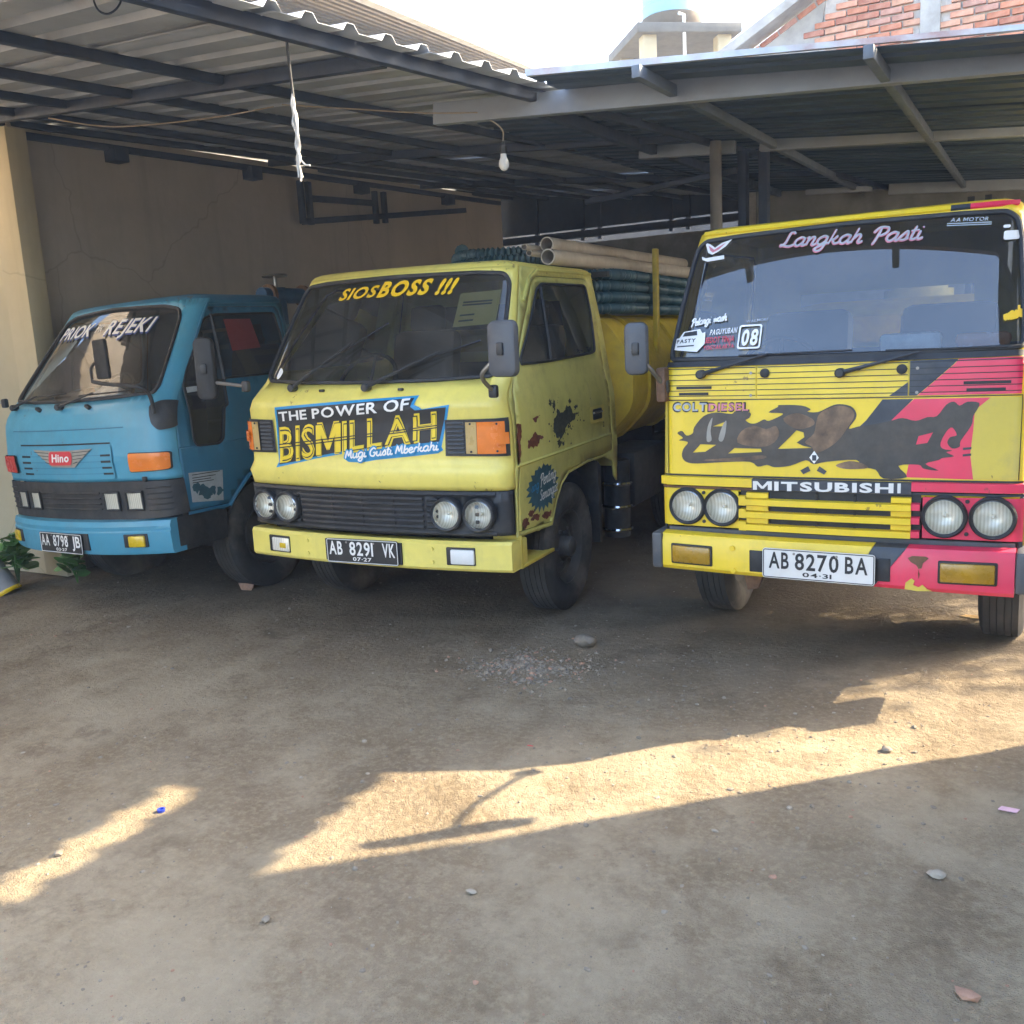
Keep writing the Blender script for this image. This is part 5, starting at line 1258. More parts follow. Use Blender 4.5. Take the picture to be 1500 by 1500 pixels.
# headlamp housings and grille
for g, mt in ((-1, 'bright_yellow'), (1, 'pink_red')):
    xi, xo = (.412, .800) if g > 0 else (.414, .800)
    hb_ = DF('headlight_panel', mt, [(g*xi, .664), (g*xo, .664), (g*xo, .852), (g*xi, .850)][::g], .010, holes=[[(g*x+.078*math.cos(2*math.pi*k/28), .765+.078*math.sin(2*math.pi*k/28)) for k in range(28)] for x in ((.50, .69) if g > 0 else (.495, .675))])
    for x in ((.50, .69) if g > 0 else (.495, .675)):
        headlight_round(hb_, cab, g*x, .765, .076, bezel='rubber', off=.014)
    for z in (.835, .69):
        p = Vector(cab.P(fx(g*.59, z), z, .011)); MB().tube([p, p+Vector((0, -.006, 0))], .009, 8).build('adjuster_screw', 'rubber', hb_)
    strip('headlight_edge', 'stripe_black', g*.803, g*.790, .60, .856, .006)
gr = DF('grille_back', 'rubber', [(-.405, .655), (.405, .655), (.405, .857), (-.405, .857)], .002)
for k, (z0, z1) in enumerate(((.784, .818), (.722, .756), (.660, .694))):
    strip('grille_bar', 'bright_yellow', -.372, .366, z0, z1, .034, gr, .004)
    strip('grille_bar_end', 'pink_red', .366, .402, z0+.004, z1+.004, .030, gr, .004)
    strip('grille_bar_end', 'bright_yellow', -.408, -.374, z0-.004, z1+.012, .026, gr, .004)
    strip('grille_web', 'bright_yellow', -.372, -.268, z1, z1+.029, .018, gr, .004)
    strip('grille_web', 'bright_yellow', .282, .366, z1, z1+.029, .018, gr, .004)
for x in (-.05, .12): strip('grille_upright', 'chassis', x, x+.012, .66, .85, .006, gr, .003)
strip('lower_panel', 'grey_plastic', -.78, .78, .60, .655, .004)
# bumper: yellow, black and pink
def ybr(x): return -.10+.05*(x/.81)**2
sec = [(.0, .452), (-.014, .470), (-.014, .600), (.0, .632), (.05, .640), (.09, .632), (.09, .452)]
def bump_piece(name, mat, x0, x1, skew0=0., skew1=0., par=TR):
    n_ = 16; mb = MB(); n = len(sec)
    for k in range(n_+1):
        for dy, z in sec:
            xa = x0+skew0*(z-.54); xb = x1+skew1*(z-.54); x = xa+(xb-xa)*k/n_
            drop = -.022*max(0, x) if z < .5 else 0
            mb.v.append((x, ybr(x)+dy, z+drop))
    for j in range(n_):
        for i in range(n): mb.f.append((j*n+i, j*n+(i+1) % n, (j+1)*n+(i+1) % n, (j+1)*n+i))
    mb.f += [tuple(range(n)), tuple(n_*n+i for i in range(n))]
    return mb.build(name, mat, par, angle=30)
br = bump_piece('bumper', 'bright_yellow', -.79, .17, 0, .55)
bump_piece('bumper_section', 'stripe_black', .172, .29, .55, .75, br)
bump_piece('bumper_section', 'pink_red', .292, .785, .75, 0, br)
for g in (1, -1): MB().box((g*.815, .07, .545), (.055, .30, .185), bev=.015).build('bumper_end', 'grey_plastic', br)
for x, w_ in ((-.63, .20), (.605, .215)):
    yaw = math.atan(.10*x/.81**2)
    lens_box(br, 'bumper_lamp', 'amber_lens', (x, ybr(x)-.020, .535), (w_, .022, .085), (0, 0, yaw), .007, 'rubber')
for x in (-.30, .262): MB().box((x, ybr(x)-.013, .530), (.07, .012, .105), bev=.004).build('bumper_opening', 'rubber', br)
for x, z in ((-.42, .585), (-.415, .475)): MB().tube([(x, ybr(x)-.012, z), (x, ybr(x)-.022, z)], .013, 10).build('bumper_bolt', 'bright_yellow', br)
def on_bumper(name, mat, poly, d=.0165):
    MB().prism(poly, lambda x, z: (x, ybr(x)-d, z), lambda x, z: (x, ybr(x)-d-.002, z)).build(name, mat, br, smooth=False)
on_bumper('paint_chip', 'patch_yellow', [(.358, .450), (.362, .480), (.385, .500), (.398, .490), (.392, .470), (.415, .462), (.43, .474), (.45, .455), (.47, .448), (.41, .444)])
on_bumper('rust_patch', 'rusty_metal', [(.368, .592), (.385, .602), (.44, .602), (.452, .594), (.43, .572), (.425, .548), (.412, .545), (.405, .560), (.38, .575)])
on_bumper('paint_scrape', 'rust_patch', [(.412, .54), (.418, .52), (.414, .50), (.411, .52)])
number_plate(TR, (-.012, -.145, .535), .50, .142, 0, [('AB', -.44, -.255), ('8270', -.20, .19), ('BA', .245, .44)], '04·31', 'plate_white', 'print_black', roll=R(.4))
# tow bracket below the bumper
MB().prism([(-.40, .44), (-.30, .44), (-.33, .36), (-.38, .35)], lambda x, z: (x, .02, z), lambda x, z: (x, .06, z)).build('tow_bracket', 'rusty_metal', TR, smooth=False)
wiper(TR, cab, (-.597, 1.414), (-.28, 1.485), (-.42, 1.492), (.10, 1.498))
wiper(TR, cab, (.055, 1.404), (.38, 1.470), (.24, 1.490), (.72, 1.486))
for x in (-.288, .312):
    p = Vector(cab.P(fx(x, 1.413), 1.413, .006)); MB().lathe([(0, .022), (.012, .022), (.016, .012), (.016, 0)], 16, Matrix.Translation(p) @ Matrix.Rotation(R(-90), 4, 'Z')).build('cowl_grommet', 'rubber', TR)
mirror(TR, (-.790, .02, 1.36), (-.83, -.10, 1.47), (-.915, -.12, 1.545), (-.885, -.10, 1.555), (.115, .255), R(10))
MB().box((-.80, .02, 1.37), (.05, .07, .17), bev=.012).build('mirror_bracket', 'rusty_metal', TR)
mirror(TR, (.81, .02, 1.40), (.87, -.16, 1.50), (.96, -.26, 1.56), (.97, -.28, 1.57), (.14, .34), R(36))
# windscreen print
put_script(cab, 'windscreen_lettering', 'print_pink', TR, 'Langkah', (-.295, 2.004), (.085, 1.988), .040, .014, .35, .003, ft)
put_script(cab, 'windscreen_lettering', 'print_grey', TR, 'Langkah', (-.293, 2.006), (.087, 1.990), .040, .008, .35, .0040, ft)
put_script(cab, 'windscreen_lettering', 'print_pink', TR, 'Pasti', (.125, 1.984), (.345, 1.980), .040, .014, .35, .003, ft)
put_script(cab, 'windscreen_lettering', 'print_grey', TR, 'Pasti', (.127, 1.986), (.347, 1.982), .040, .008, .35, .0040, ft)
put_text(cab, 'windscreen_lettering', 'print_grey', TR, 'AA MOTOR', (.458, 2.047), (.612, 2.038), .017, .2, .03, .003, ft)
for z in (2.037, 2.028): DF('print_line', 'print_grey', [(.445, z), (.625, z-.010), (.625, z-.005), (.445, z+.005)], .003)
DF('white_sticker', 'white_print', rr_poly(.676, .735, 1.945, 1.985, .008, 3), .003)
DF('white_sticker', 'white_print', rr_poly(.672, .700, 1.998, 2.012, .006, 3), .003)
wg = DF('wing_sticker', 'white_print', [(-.690, 2.066), (-.66, 2.055), (-.632, 2.035), (-.60, 2.055), (-.545, 2.070), (-.575, 2.035), (-.612, 2.012), (-.640, 2.000), (-.665, 2.012)], .003)
DF('wing_mark', 'print_pink', [(-.668, 2.048), (-.634, 2.024), (-.575, 2.055), (-.61, 2.022), (-.638, 2.010), (-.655, 2.022)], .004, wg)
DF('wing_sticker', 'white_print', [(-.695, 1.995), (-.672, 1.985), (-.575, 1.992), (-.572, 1.972), (-.66, 1.966), (-.69, 1.978)], .003)

put_script(cab, 'windscreen_lettering', 'white_print', TR, 'Pelangi', (-.692, 1.648), (-.590, 1.660), .020, .0065, .3, .003, ft)
put_script(cab, 'windscreen_lettering', 'white_print', TR, 'wash', (-.575, 1.662), (-.508, 1.668), .020, .0075, .2, .003, ft)
put_text(cab, 'windscreen_lettering', 'print_grey', TR, 'WAILMORF', (-.408, 1.650), (-.302, 1.655), .013, .1, .0, .003, ft)
ts = DF('truck_sticker', 'white_print', [(-.765, 1.535), (-.762, 1.590), (-.745, 1.592), (-.725, 1.622), (-.640, 1.632), (-.625, 1.612), (-.610, 1.617), (-.605, 1.56), (-.628, 1.535), (-.64, 1.522)], .003)
DF('sticker_glass', 'print_black', [(-.728, 1.598), (-.718, 1.618), (-.655, 1.624), (-.650, 1.602)], .004, ts)
put_text(cab, 'sticker_lettering', 'print_black', ts, 'PASTY', (-.756, 1.566), (-.655, 1.570), .018, .0, .03, .004, ft)
DF('sticker_band', 'print_black', [(-.75, 1.547), (-.66, 1.550), (-.66, 1.556), (-.75, 1.553)], .004, ts)
put_text(cab, 'windscreen_lettering', 'white_print', TR, 'PAGUYUBAN', (-.585, 1.600), (-.450, 1.606), .027, .1, .02, .003, ft)
put_text(cab, 'windscreen_lettering', 'print_red', TR, 'SEDOT TINJA', (-.605, 1.562), (-.458, 1.566), .028, .1, .02, .003, ft)
put_text(cab, 'windscreen_lettering', 'print_red', TR, 'YOGYAKARTA', (-.610, 1.530), (-.455, 1.536), .020, .1, .02, .003, ft)
nb_ = DF('number_sticker', 'white_print', rr_poly(-.438, -.325, 1.527, 1.640, .012, 3), .003, holes=[rr_poly(-.430, -.333, 1.535, 1.632, .009, 3)])
put_text(cab, 'sticker_lettering', 'white_print', nb_, '08', (-.422, 1.546), (-.342, 1.546), .073, .06, .035, .003, ft)
# things on the dashboard and the little sign at the right
MB().box((.33, .135, 1.525), (.26, .05, .085), bev=.022).build('dash_box', 'plastic_bag', TR)
MB().box((.62, .14, 1.525), (.22, .05, .06), bev=.022).build('dash_lamp', 'orange_lens', TR)
put_script(cab, 'windscreen_lettering', 'print_gold', TR, 'wash', (.70, 1.60), (.765, 1.615), .028, .012, .2, .003, ft)
# painted roof edge above the windscreen
strip('roof_edge', 'bright_yellow', -.70, .455, 2.098, 2.122, .010)
strip('roof_edge', 'stripe_black', .455, .535, 2.098, 2.122, .010)
strip('roof_edge', 'pink_red', .535, .725, 2.098, 2.122, .010)
for g in (1, -1):
    sg = side_a(cab, g)
    line_tube(cab, 'a_pillar_edge', 'patch_yellow', TR, [(.20, 1.48), (.42, 1.76), (.60, 2.04), (.66, 2.09), (1.52, 2.10)], sg, .009, .006)
    decal_side(cab, 'door_handle', 'rubber', TR, rr_poly(1.2, 1.42, 1.10, 1.18, .02, 3), g, off=.004)

# ================================================================== BLUE TRUCK (left)
cab = CAB_B; cab.XF, cab.CL = .64, .28; cab.soft = .008
TB = thing('tanker_truck', 'blue cab-over truck with winged red badge parked beside the tan wall', 'truck', (-5.46, 4.04, -.017), (0, R(-1.53), R(-.89)))
WSB = [(-.70, 1.418), (-.4, 1.402), (0, 1.396), (.4, 1.402), (.70, 1.418), (.71, 1.46), (.665, 1.70), (.615, 1.90), (.575, 1.955), (.45, 1.985), (0, 2.003), (-.45, 1.985), (-.575, 1.955), (-.615, 1.90), (-.665, 1.70), (-.71, 1.46)]
DOORB = [(.105, .66), (.475, .655), (.545, .725), (.66, .82), (.78, .87), (1.05, .888), (1.24, .885), (1.255, 1.2), (1.265, 1.5), (1.275, 1.75), (1.28, 1.93), (1.25, 1.962), (.62, 1.955), (.545, 1.93), (.49, 1.89), (.30, 1.64), (.16, 1.46), (.12, 1.40), (.105, 1.25), (.10, .9)]
WINB = [(.26, 1.062), (.45, 1.056), (.495, 1.085), (.545, 1.29), (.58, 1.30), (.605, 1.475), (1.20, 1.485), (1.225, 1.52), (1.235, 1.75), (1.22, 1.915), (.66, 1.905), (.57, 1.885), (.50, 1.84), (.38, 1.69), (.27, 1.55), (.245, 1.44), (.238, 1.10)]
BOTB = [(0, .64), (.09, .64), (.48, .635), (.555, .712), (.67, .805), (.78, .855), (1.05, .872), (1.25, .86), (1.29, .70), (1.30, .70)]
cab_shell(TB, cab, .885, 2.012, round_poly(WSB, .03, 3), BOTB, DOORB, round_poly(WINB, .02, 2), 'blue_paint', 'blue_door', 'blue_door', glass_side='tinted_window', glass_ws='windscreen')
cab_inside(TB, cab)
chassis_parts(TB, 'tank_blue', y_tank=(1.55, 4.2), front_x=.70, y_axle=.85, tank_top=1.85, rear_y=3.1)
fa = front_a(cab); ft = lambda x, z: cab.ax(x, z); fx = ft; sa = side_a(cab, 1)
def DF(name, mat, poly, off=.0015, par=TB, step=.03, holes=()): return decal_front(cab, name, mat, par, poly, holes, off, step)
for g in (1, -1):
    sg = side_a(cab, g)
    line_tube(cab, 'rain_gutter', 'blue_door', TB, [(.30, 1.70), (.46, 1.90), (.58, 1.975), (1.29, 1.99)], sg, .009, .006)
    line_tube(cab, 'window_divider', 'black_plastic', TB, [(.62, 1.905), (.60, 1.475)], sg, .012, .002)
    decal_side(cab, 'door_handle', 'black_plastic', TB, rr_poly(1.06, 1.2, 1.26, 1.33, .015, 3), g, off=.005)
    line_tube(cab, 'door_crease', 'blue_door', TB, [(.11, 1.07), (.235, 1.065)], sg, .006, -.002)
    line_tube(cab, 'door_crease', 'blue_door', TB, [(.50, 1.065), (1.25, 1.07)], sg, .006, -.002)
    line_tube(cab, 'wheel_arch_lip', 'blue_door', TB, [(.475, .64), (.555, .718), (.67, .81), (.78, .86), (1.05, .877), (1.25, .866)], sg, .012, .004)
# hood creases and badge
line_tube(cab, 'hood_crease', 'blue_door', TB, [(cab.q(cab.ax(-.60, 1.226)), 1.226), (cab.q(cab.ax(.545, 1.226)), 1.226)], fa, .004, -.0015)
pn = DF('badge_panel', 'blue_paint', round_poly([(-.52, .905), (.445, .905), (.445, 1.125), (-.50, 1.125)], .03, 3), .010)
DF('panel_gap', 'rubber', [(-.50, 1.127), (.435, 1.127), (.435, 1.137), (-.50, 1.137)], .0025)
for k in range(4):
    z = .940+k*.0385
    for x0, x1 in ((-.475, -.36), (.355, .447-.012)):
        DF('air_slot', 'rubber', [(x0, z-.006), (x1, z-.006), (x1, z+.007), (x0, z+.007)], .0112, pn)
    DF('panel_line', 'blue_door', [(-.36, z), (.355, z), (.355, z+.003), (-.36, z+.003)], .0106, pn)
bd = DF('wing_badge', 'badge_grey', [(-.302, 1.105), (-.10, 1.095), (.11, 1.095), (.30, 1.102), (.255, 1.075), (.22, 1.05), (.17, 1.02), (.124, .988), (-.105, .992), (-.15, 1.02), (-.21, 1.055)], .020)
for k in range(4): DF('badge_line', 'rubber', [(.12, 1.078-k*.022), (.285-k*.04, 1.086-k*.022), (.283-k*.04, 1.090-k*.022), (.12, 1.082-k*.022)], .021, bd)
for k in range(4): DF('badge_line', 'rubber', [(-.12, 1.078-k*.022), (-.285+k*.04, 1.086-k*.022), (-.283+k*.04, 1.090-k*.022), (-.12, 1.082-k*.022)][::-1], .021, bd)
rb_ = DF('badge_shield', 'print_red', round_poly([(-.115, 1.004), (.105, 1.004), (.12, 1.05), (.11, 1.088), (-.11, 1.088), (-.12, 1.05)], .02, 3), .024, bd)
put_text(cab, 'badge_lettering', 'white_print', rb_, 'Hino', (-.085, 1.024), (.088, 1.024), .050, .1, .03, .0255, ft)
# black headlamp band
bn = DF('headlight_band', 'black_plastic', [(-.830, .645), (-.60, .640), (.0, .636), (.60, .640), (.830, .665), (.831, .880), (.60, .884), (.0, .886), (-.60, .884), (-.830, .880)], .012)
for z in (.71, .745, .78, .815): line_tube(cab, 'grille_slat', 'black_plastic', bn, [(cab.q(cab.ax(-.30, z)), z), (cab.q(cab.ax(.29, z)), z)], fa, .007, .018)
for g in (1, -1):
    for z in (.70, .735, .77, .805, .84): line_tube(cab, 'band_rib', 'black_plastic', bn, [(cab.q(cab.ax(g*.66, z)), z), (cab.q(cab.ax(g*.80, z)), z)], fa, .006, .014)
    for x in (.385, .565):
        hw_ = .060; c0 = x*g
        P_ = [(c0-hw_, .704), (c0+hw_, .704), (c0+hw_, .818), (c0-hw_, .818)]
        h_ = DF('headlight', 'reflector', P_, .016, step=.03)
        DF('headlight_lens', 'lamp_glass', [(x_*1.0, z_) for x_, z_ in P_], .026, h_, .03)
        rim_tube(cab, 'headlight_rim', 'chrome' if False else 'rubber', h_, fq(cab, P_), fa, .008, .022)
    DF('indicator', 'orange_lens' if g > 0 else 'red_lens', round_poly([(g*x, z) for x, z in ((.572, .948), (.812, .955), (.816, 1.055), (.578, 1.060))][::g], .015, 3), .020, step=.04)
    DF('indicator_base', 'rubber', round_poly([(g*x, z) for x, z in ((.566, .942), (.818, .949), (.822, 1.061), (.572, 1.066))][::g], .015, 3), .012, step=.04)
MB().box(cab.P(fx(.66, .895), .895, .012), (.03, .02, .035), bev=.004).build('hood_catch', 'black_plastic', TB)
# bumper
def ybb(x): return -.155+.16*(abs(x)/.80)**2.4
bb = bar_front(TB, 'bumper', 'blue_paint', None, ybb, [(.0, .42), (-.012, .44), (-.018, .565), (-.010, .575), (-.014, .60), (.0, .632), (.05, .640), (.10, .632), (.10, .42)], .80)
for g in (1, -1): MB().box((g*.785, .17, .545), (.035, .25, .20), bev=.012).build('bumper_end', 'chassis', bb)
for g in (1, -1):
    x = .575*g if g > 0 else -.665; yaw = math.atan(.16*2.4*(abs(x)/.8)**1.4/.8)*g
    MB().box((x, ybb(x)-.008, .512), (.17, .03, .085), rot=(0, 0, yaw), bev=.005).build('fog_recess', 'rubber', bb)
    MB().box((x+.015*g, ybb(x)-.018, .508), (.115, .03, .072), rot=(0, 0, yaw), bev=.008).build('fog_lamp', 'yellow_lens', bb)
MB().box((-.04, ybb(0)-.012, .505), (.50, .014, .11), bev=.003).build('plate_recess', 'rubber', bb)
number_plate(TB, (-.05, -.185, .495), .43, .135, 0, [('AA', -.46, -.27), ('8798', -.18, .17), ('JB', .27, .46)], '03·27', 'plate_black', 'white_print', roll=R(1.5))
# dented black skirt behind the bumper
MB().prism([(.10, .42), (.45, .43), (.47, .64), (.10, .66)], lambda y, z: (.800, y, z), lambda y, z: (.775, y, z)).build('lower_skirt', 'chassis', TB, smooth=False)
# wipers, corner bracket with mirror bar
wiper(TB, cab, (-.62, 1.366), (-.35, 1.43), (-.45, 1.44), (-.05, 1.45))
wiper(TB, cab, (-.02, 1.356), (.25, 1.43), (.10, 1.43), (.52, 1.44))
for x in (-.27, .24): MB().box(cab.P(fx(x, 1.358), 1.358, .010), (.045, .03, .02), rot=(0, R(30), 0), bev=.005).build('washer_nozzle', 'black_plastic', TB)
DF('corner_vent', 'black_plastic', round_poly([(.725, 1.345), (.772, 1.370), (.812, 1.365), (.828, 1.20), (.782, 1.192), (.755, 1.23), (.735, 1.29)], .015, 3), .014, step=.03)
mr_ = MB().tube(smooth_poly([(.79, .0, 1.30), (.80, -.03, 1.42), (.75, -.08, 1.47), (.5, -.10, 1.50), (.40, -.11, 1.52)], 6, False), .012, 8).build('mirror_bar', 'black_plastic', TB)
MB().tube(smooth_poly([(.40, -.11, 1.52), (.42, -.12, 1.60), (.47, -.12, 1.635)], 5, False), .009, 8).build('mirror_arm', 'black_plastic', mr_)
MB().box((.53, -.12, 1.65), (.15, .03, .24), rot=(0, 0, R(-10)), bev=.014).build('mirror_housing', 'rubber', mr_)
mirror(TB, (-.80, .06, 1.42), (-.90, .02, 1.45), (-.97, .0, 1.46), (-.985, -.02, 1.53), (.08, .27), R(35), mat='black_plastic')
cd = decal_side(cab, 'door_card', 'print_grey', TB, [(.165, .715), (.425, .685), (.445, .885), (.16, .905)], 1, off=.002)
for k, (z, x1) in enumerate(((.885, .42), (.865, .38), (.85, .34), (.835, .36))):
    decal_side(cab, 'card_line', 'print_black', cd, [(.185, z), (x1, z-.006), (x1, z-.001), (.185, z+.005)], 1, off=.003)
rg2 = random.Random(5)
for (y, z, ry, rz_) in ((.21, .80, .03, .03), (.27, .775, .05, .035), (.34, .765, .04, .03), (.40, .75, .03, .025), (.29, .74, .05, .02)):
    decal_side(cab, 'card_print', 'sticker_teal', cd, blob(y, z, ry, rz_, 12, .4, rg2), 1, off=.003)
put_text(cab, 'windscreen_lettering', 'print_navy', TB, 'PRIOK', (-.535, 1.812), (-.125, 1.818), .092, .35, .03, .003, ft)
put_text(cab, 'windscreen_lettering', 'plate_white', TB, 'PRIOK', (-.545, 1.822), (-.135, 1.828), .086, .35, .02, .004, ft)
put_text(cab, 'windscreen_lettering', 'print_grey', TB, 'PR', (-.085, 1.845), (-.02, 1.845), .055, .3, .0, .004, ft)
put_text(cab, 'windscreen_lettering', 'print_navy', TB, 'REJEKI', (.030, 1.815), (.425, 1.808), .102, .30, .03, .003, ft)
put_text(cab, 'windscreen_lettering', 'plate_white', TB, 'REJEKI', (.022, 1.825), (.417, 1.818), .096, .30, .02, .004, ft)
decal_side(cab, 'red_notice', 'paper_red', TB, [(.73, 1.655), (1.0, 1.67), (.97, 1.87), (.72, 1.87)], 1, off=.003)
decal_side(cab, 'window_sticker', 'print_grey', TB, [(.265, 1.405), (.485, 1.415), (.49, 1.445), (.265, 1.440)], 1, off=.003)
# papers and plastic bag on the dashboard
rg3 = random.Random(11)
mb = MB(); pts = []
for j in range(7):
    for i in range(13):
        mb.v.append((-.15+.45*i/12, .16+.18*j/6+rg3.uniform(-.01, .01), 1.40+.085*math.sin(math.pi*i/12)*math.sin(math.pi*j/6)+rg3.uniform(-.014, .014)))
mb.f = [(j*13+i, j*13+i+1, (j+1)*13+i+1, (j+1)*13+i) for j in range(6) for i in range(12)]
mb.build('plastic_bag', 'plastic_bag', TB, angle=20)
MB().box((-.30, .26, 1.43), (.30, .10, .07), rot=(R(10), R(-6), R(5)), bev=.01).build('cardboard_sheet', 'cardboard', TB)
# valve and pipe on the tank behind the blue cab
vv = MB().tube([(.30, 1.75, 1.85), (.30, 1.75, 2.14)], .05, 14).build('valve', 'valve_blue', TB)
MB().tube([(.30, 1.55, 2.08), (.30, 2.2, 2.08)], .06, 14).build('valve_pipe', 'valve_blue', vv)
MB().tube([(.30, 1.72, 2.14), (.30, 1.72, 2.23)], .014, 8).build('valve_stem', 'dull_metal', vv)
MB().tube([(.30+.09*math.cos(2*math.pi*k/16), 1.72+.09*math.sin(2*math.pi*k/16), 2.23) for k in range(16)], .010, 6, closed=True).build('valve_handwheel', 'dull_metal', vv)
for y in (1.62, 2.0): MB().tube([(.30, y, 2.08), (.30, y+.03, 2.08)], .085, 16).build('valve_flange', 'rusty_metal', vv)

# ================================================================== SMALL THINGS
# hanging light bulb
bu = thing('light_bulb', 'unlit white light bulb hanging from a cord under the roof', 'light bulb', (-2.62, 4.85, 2.56))
Mz = Matrix.Rotation(-math.pi/2, 4, 'Y')
MB().lathe([(0, 0), (.006, .016), (.022, .027), (.040, .030), (.056, .026), (.075, .018), (.092, .017)], 20, Mz).build('bulb', 'bulb_white', bu)
MB().lathe([(.092, .018), (.135, .019), (.140, .010), (.16, .006)], 16, Mz).build('socket', 'rubber', bu)
MB().tube(smooth_poly([(0, 0, .155), (.0, 0, .22), (-.08, .0, .285), (-.22, 0, .33), (-.36, .0, .345)], 6, False), .004, 6).build('cord', 'cord_tan', bu)
# frayed rope end hanging from the eave
rp = thing('frayed_rope', 'frayed grey rope hanging down from the edge of the left canopy', 'rope', (-2.72, 3.22, 2.32))
rg = random.Random(9)
MB().tube([(0, 0, .56), (.003, 0, .45), (.008, .0, .34)], .006, 6).build('rope_neck', 'chassis', rp)
for k in range(5):
    pts = [(.008, 0, .36)]
    for j in range(1, 9): pts.append((.010+rg.uniform(-.012, .012), rg.uniform(-.01, .01), .36-j*.042*(1 if k else 1.05)))
    MB().tube(smooth_poly(pts, 3, False), .0045, 5).build('strand', 'cord_white', rp)
MB().tube([(.012, 0, .10), (.04, 0, .07), (.065, .0, .066)], .004, 5).build('strand', 'cord_white', rp)
# loose wires under the roof
def wire(label, pts, mat='cord_tan', r=.004):
    o = MB().tube(smooth_poly(pts, 8, False), r, 5).build('loose_wire', mat); tag(o, label, 'wire'); return o
x0, y0 = LC(-3.0, .3)
wire('tan wire sagging between the purlins near the wall', [(-5.35, 4.05, 3.12), (-4.9, 4.15, 3.02), (-4.3, 4.3, 3.0), (-3.9, 4.45, 3.03)])
wire('thin tan wire running under the purlin beside the frayed rope', [(-3.75, 4.35, 3.0), (-3.4, 4.5, 2.95), (-3.0, 4.7, 2.90), (-2.6, 4.9, 2.88)])
wire('loop of thin wire dangling from the metal sheets near the eave', [(-3.12, 2.62, 3.03), (-3.10, 2.61, 2.93), (-3.05, 2.62, 2.895), (-3.0, 2.64, 2.93), (-2.98, 2.65, 3.02)], 'steel_dark', .004)

# stones
def rock_mesh(seed, r, sq=(1, .8, .6), sub=2):
    bm = bmesh.new(); bmesh.ops.create_icosphere(bm, subdivisions=sub, radius=1)
    for v_ in bm.verts:
        n_ = mnoise.noise(v_.co*1.1+Vector((seed*7.3, seed, 0)))*.45+mnoise.noise(v_.co*2.6+Vector((seed, 0, seed*3)))*.18
        v_.co = Vector((v_.co.x*sq[0], v_.co.y*sq[1], v_.co.z*sq[2]))*r*(1+n_)
    me = bpy.data.meshes.new('stone'); bm.to_mesh(me); bm.free(); return me
def stone(name, label, cat, x, y, r, sq, mat, seed, rz_=0., sub=2):
    me = rock_mesh(seed, r, sq, sub); me.materials.append(MATS[mat])
    zmin = min(v_.co.z for v_ in me.vertices)
    o = link(name, me, None, (x, y, gh(x, y)-zmin*.80), (0, 0, rz_)); me.set_sharp_from_angle(angle=R(40)); tag(o, label, cat); return o
stone('rock', 'large tan rock at the edge of the gravel heap', 'rock', -2.02, 4.37, .062, (1.0, .75, .62), 'rock_tan', 3)
stone('rock', 'white stone lying on the bare shaded foreground ground', 'rock', -.18, 2.80, .022, (1.2, .8, .5), 'stone_pale', 5)
stone('brick_fragment', 'broken piece of brick in the bottom corner of the yard', 'brick piece', -.07, 2.29, .026, (1.2, .8, .45), 'stone_brick', 6, sub=1)
stone('brick_fragment', 'brick fragment wedged by the front wheel of the blue truck', 'brick piece', -4.78, 4.72, .052, (1.3, .8, .75), 'stone_brick', 8, sub=1)
stone('rock', 'round grey stone in the shaded ground below the sunlit strip', 'rock', -1.88, 1.79, .014, (1, .9, .7), 'stone', 9)
stone('rock', 'grey stone at the edge of the left sunlit patch', 'rock', -2.80, 1.78, .016, (1.2, .9, .6), 'stone', 12)
stone('rock', 'pale stone half buried between the sunlit strip and bottom edge', 'rock', -1.42, 2.18, .014, (1.2, .8, .5), 'stone_pale', 14)
stone('rock', 'dark stone in the bright strip right of the yellow truck', 'rock', -.42, 3.62, .018, (1.2, .9, .6), 'stone', 15)
# bottle cap and litter
o = MB().lathe([(0, .0), (0, .013), (.010, .0145), (.011, .010), (.004, .009), (.004, 0)], 18, Matrix.Rotation(-math.pi/2, 4, 'Y')).build('bottle_cap', 'cap_blue', None, (-2.715, 2.14, gh(-2.715, 2.14)+.001)); tag(o, 'small blue plastic bottle cap in the left sunlit patch', 'bottle cap')
o = MB().prism([(-.03, -.012), (.025, -.016), (.034, .01), (-.02, .014)], lambda x, y: (x, y, .003), lambda x, y: (x, y, .005+.05*abs(x))).build('litter_scrap', 'litter_pink', None, (.0, 3.30, gh(0, 3.3)+.002)); tag(o, 'torn pink and white scrap of packaging on the shaded ground', 'litter')
o = MB().prism([(-.012, -.003), (.012, -.002), (.014, .002), (-.010, .003)], lambda x, y: (x, y, .002), lambda x, y: (x, y, .004)).build('litter_scrap', 'print_red', None, (-1.72, 3.15, gh(-1.72, 3.15)+.002)); tag(o, 'tiny red scrap on the ground below the gravel heap', 'litter')
o = MB().prism([(-.09, -.02), (-.02, -.035), (.08, -.02), (.085, .02), (.02, .03), (-.06, .012)], lambda x, y: (x, y, .004), lambda x, y: (x, y, .009+.02*abs(x))).build('dry_leaf', 'leaf_dry', None, (-.19, 5.55, gh(-.19, 5.55)+.002)); tag(o, 'pale dry leaf lying under the pink bumper', 'leaf')

